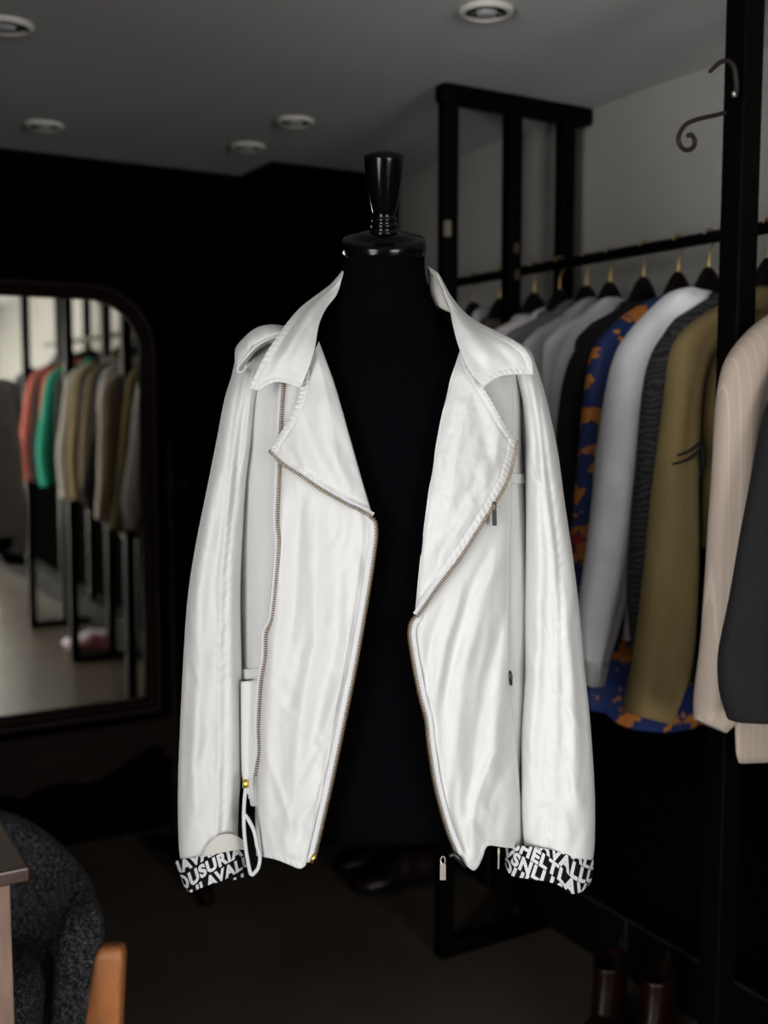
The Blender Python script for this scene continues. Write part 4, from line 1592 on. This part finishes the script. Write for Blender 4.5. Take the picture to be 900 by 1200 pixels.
chair_leg(c0.x, c0.y, ptp.z, ((slope * ptp.z).x, (slope * ptp.z).y))
chair_leg(CX - .20, CY - .16, .34, (.03, .03))
chair_leg(CX - .20, CY + .20, .34, (.03, -.03))
chair_leg(CX + .16, CY + .22, .36, (-.02, -.03))

# ================================================================== SHOES
def shoe(name, label, pos, ang, L=.29, W=.05, boot=0, m=M['shoe'], group=None):
    """toe at the origin side, heel towards +x of its own frame"""
    t = thing(name, label, 'boot' if boot else 'shoe', pos, (0, 0, 0), group)
    Mx = Matrix.Translation(pos) @ Matrix.Rotation(ang, 4, 'Z')
    bm = bmesh.new()
    tabw = [(0, .35), (.04, .62), (.12, .9), (.3, 1), (.5, .86), (.7, .72), (.9, .74), (.97, .6), (1, .35)]
    tabh = [(0, .028), (.05, .045), (.15, .054), (.3, .062), (.45, .085), (.58, .105), (.72, .10), (.9, .098), (.97, .095), (1, .08)]
    rings = []
    for i in range(36):
        u = i / 35
        w, h = W * interp(tabw, u), interp(tabh, u)
        ring = []
        for q in range(22):
            a = 2 * pi * q / 22
            z = .024 + max(-.006, h * sin(a)) if sin(a) < 0 else .024 + (h - .02) * sin(a) ** (.8)
            ring.append(Mx @ Vector((L * u, w * math.copysign(abs(cos(a)) ** .8, cos(a)) * (1 - .28 * max(0, sin(a)) * smooth01((u - .35) / .2)), z)))
        rings.append(ring)
    add_rings(bm, rings)
    up = link('upper', bm, m, t)
    bm = bmesh.new()
    rings = []
    for i in range(30):
        u = i / 29
        w = W * interp(tabw, u) * 1.1 + .003
        rings.append([Mx @ Vector((-.005 + (L + .01) * u, s * w, z)) for s, z in ((-1, .012), (1, .012), (1, .024), (-1, .024))])
    add_rings(bm, rings)
    add_box(bm, L * .72, L + .004, -W * .74, W * .74, 0, .014, 0, Mx)
    add_box(bm, .03, L * .5, -W * .8, W * .8, 0, .0125, 0, Mx)
    link('sole', bm, M['sole'], t, smooth=False)
    if boot:
        bm = bmesh.new()
        rings = []
        for i in range(16):
            k = i / 15
            z = .07 + (boot - .07) * k
            cx_ = L * (.70 + .02 * k)
            rx, ry = L * (.25 - .05 * sin(pi * k * .6)), W * (.78 + .1 * k)
            rings.append([Mx @ Vector((cx_ + rx * cos(2 * pi * q / 24), ry * sin(2 * pi * q / 24), z)) for q in range(24)])
        for rs in (.93, .9):
            pass
        rings.append([(Vector(v) - (Mx @ Vector((L * .72, 0, boot)))) * .93 + (Mx @ Vector((L * .72, 0, boot))) for v in rings[-1]])
        rings.append([Vector(v) - Vector((0, 0, .10)) for v in rings[-1]])
        add_rings(bm, rings, cap=True)
        link('shaft', bm, m, t)
        bm = bmesh.new()
        b0 = Mx @ Vector((L * .93, 0, boot))
        add_tube(bm, [b0 + Vector((0, 0, -.03)), b0 + Vector((0, 0, .015)), b0 + Vector((.004, 0, .028)), b0 + Vector((.008, 0, .015)), b0 + Vector((.006, 0, -.02))], .0035, 6)
        link('pull_tab', bm, M['sole'], t)
    else:
        bm = bmesh.new()
        for k in range(4):
            xx = L * (.40 + .045 * k)
            zz = .024 + interp(tabh, xx / L) - .012
            add_tube(bm, [Mx @ Vector((xx, -.018, zz - .006)), Mx @ Vector((xx + .004, 0, zz + .001)), Mx @ Vector((xx, .018, zz - .006))], .002, 6)
        link('shoelace', bm, M['sole'], t)
    return t
p = at_z(432, 1054, 0)
shoe('leather_shoe', 'oxblood leather shoe on the floor below the dress form, the nearer of the pair', (p.x - .02, p.y + .06, 0), radians(-8), .30, .052)
p = at_z(402, 1030, 0)
shoe('leather_shoe', 'oxblood leather shoe on the floor below the dress form, the farther of the pair', (p.x, p.y + .05, 0), radians(-8), .30, .052)
def boot_at(q, ang, lab):
    L = .29
    ox = Matrix.Rotation(ang, 3, 'Z') @ Vector((L * .72, 0, 0))
    shoe('ankle_boot', lab, (q.x - ox.x, q.y - ox.y, 0), ang, L, .045, .195)
q = at_z(716, 1124, .195)
ba = radians(28)
boot_at(q, ba, 'dark oxblood ankle boot under the rack, the left one of the pair')
boot_at(q + Vector((sin(ba), -cos(ba), 0)) * .116, ba, 'dark oxblood ankle boot under the rack, the right one of the pair')
# a pair seen in the mirror
pm = mat('pale_leather', (.4, .36, .42), .5)
shoe('sneaker', 'pale sneaker on the floor in the mirror, the nearer of two beside the reflected posts', (1.62, -.05, 0), radians(20), .28, .048, m=pm)
shoe('sneaker', 'dark red shoe on the floor in the mirror beside the pale sneaker', (1.60, .10, 0), radians(20), .28, .048, m=mat('dark_red_leather', (.1, .02, .03), .5))

# ================================================================== LIGHT, CAMERA
w = bpy.data.worlds.new('daylight')
SC.world = w
w.use_nodes = True
bg = w.node_tree.nodes['Background']
bg.inputs['Color'].default_value = (1.0, .995, .98, 1)
bg.inputs['Strength'].default_value = 13.8
ld = bpy.data.lights.new('window_portal', 'AREA')
ld.shape = 'RECTANGLE'
ld.size = WX1 - WX0
ld.size_y = WZ1 - WZ0
ld.cycles.is_portal = True
lo = bpy.data.objects.new('window_portal', ld)
C.objects.link(lo)
lo.location = ((WX0 + WX1) / 2, YF - .09, (WZ0 + WZ1) / 2)
lo.rotation_euler = (radians(90), 0, 0)
ld2 = bpy.data.lights.new('side_window_portal', 'AREA')
ld2.shape = 'RECTANGLE'
ld2.size = LY1 - LY0
ld2.size_y = 2.08
ld2.cycles.is_portal = True
lo2 = bpy.data.objects.new('side_window_portal', ld2)
C.objects.link(lo2)
lo2.location = (XL - .09, (LY0 + LY1) / 2, 1.16)
lo2.rotation_euler = (radians(90), 0, radians(-90))

cam = bpy.data.cameras.new('camera')
co = bpy.data.objects.new('camera', cam)
C.objects.link(co)
co.location = (0, 0, H)
co.rotation_euler = (pi / 2 - PITCH, 0, -YAW)
cam.sensor_fit = 'VERTICAL'
cam.sensor_height = 36
cam.lens = 36 * F / 1200
cam.clip_start = .05
cam.dof.use_dof = True
cam.dof.focus_distance = 1.60
cam.dof.aperture_fstop = 2.4
SC.camera = co
SC.view_settings.view_transform = 'Standard'
SC.view_settings.look = 'None'
SC.view_settings.gamma = 1
SC.view_settings.exposure = 0
SC.view_settings.use_curve_mapping = False
SC.cycles.max_bounces = 8
SC.cycles.sample_clamp_indirect = 4
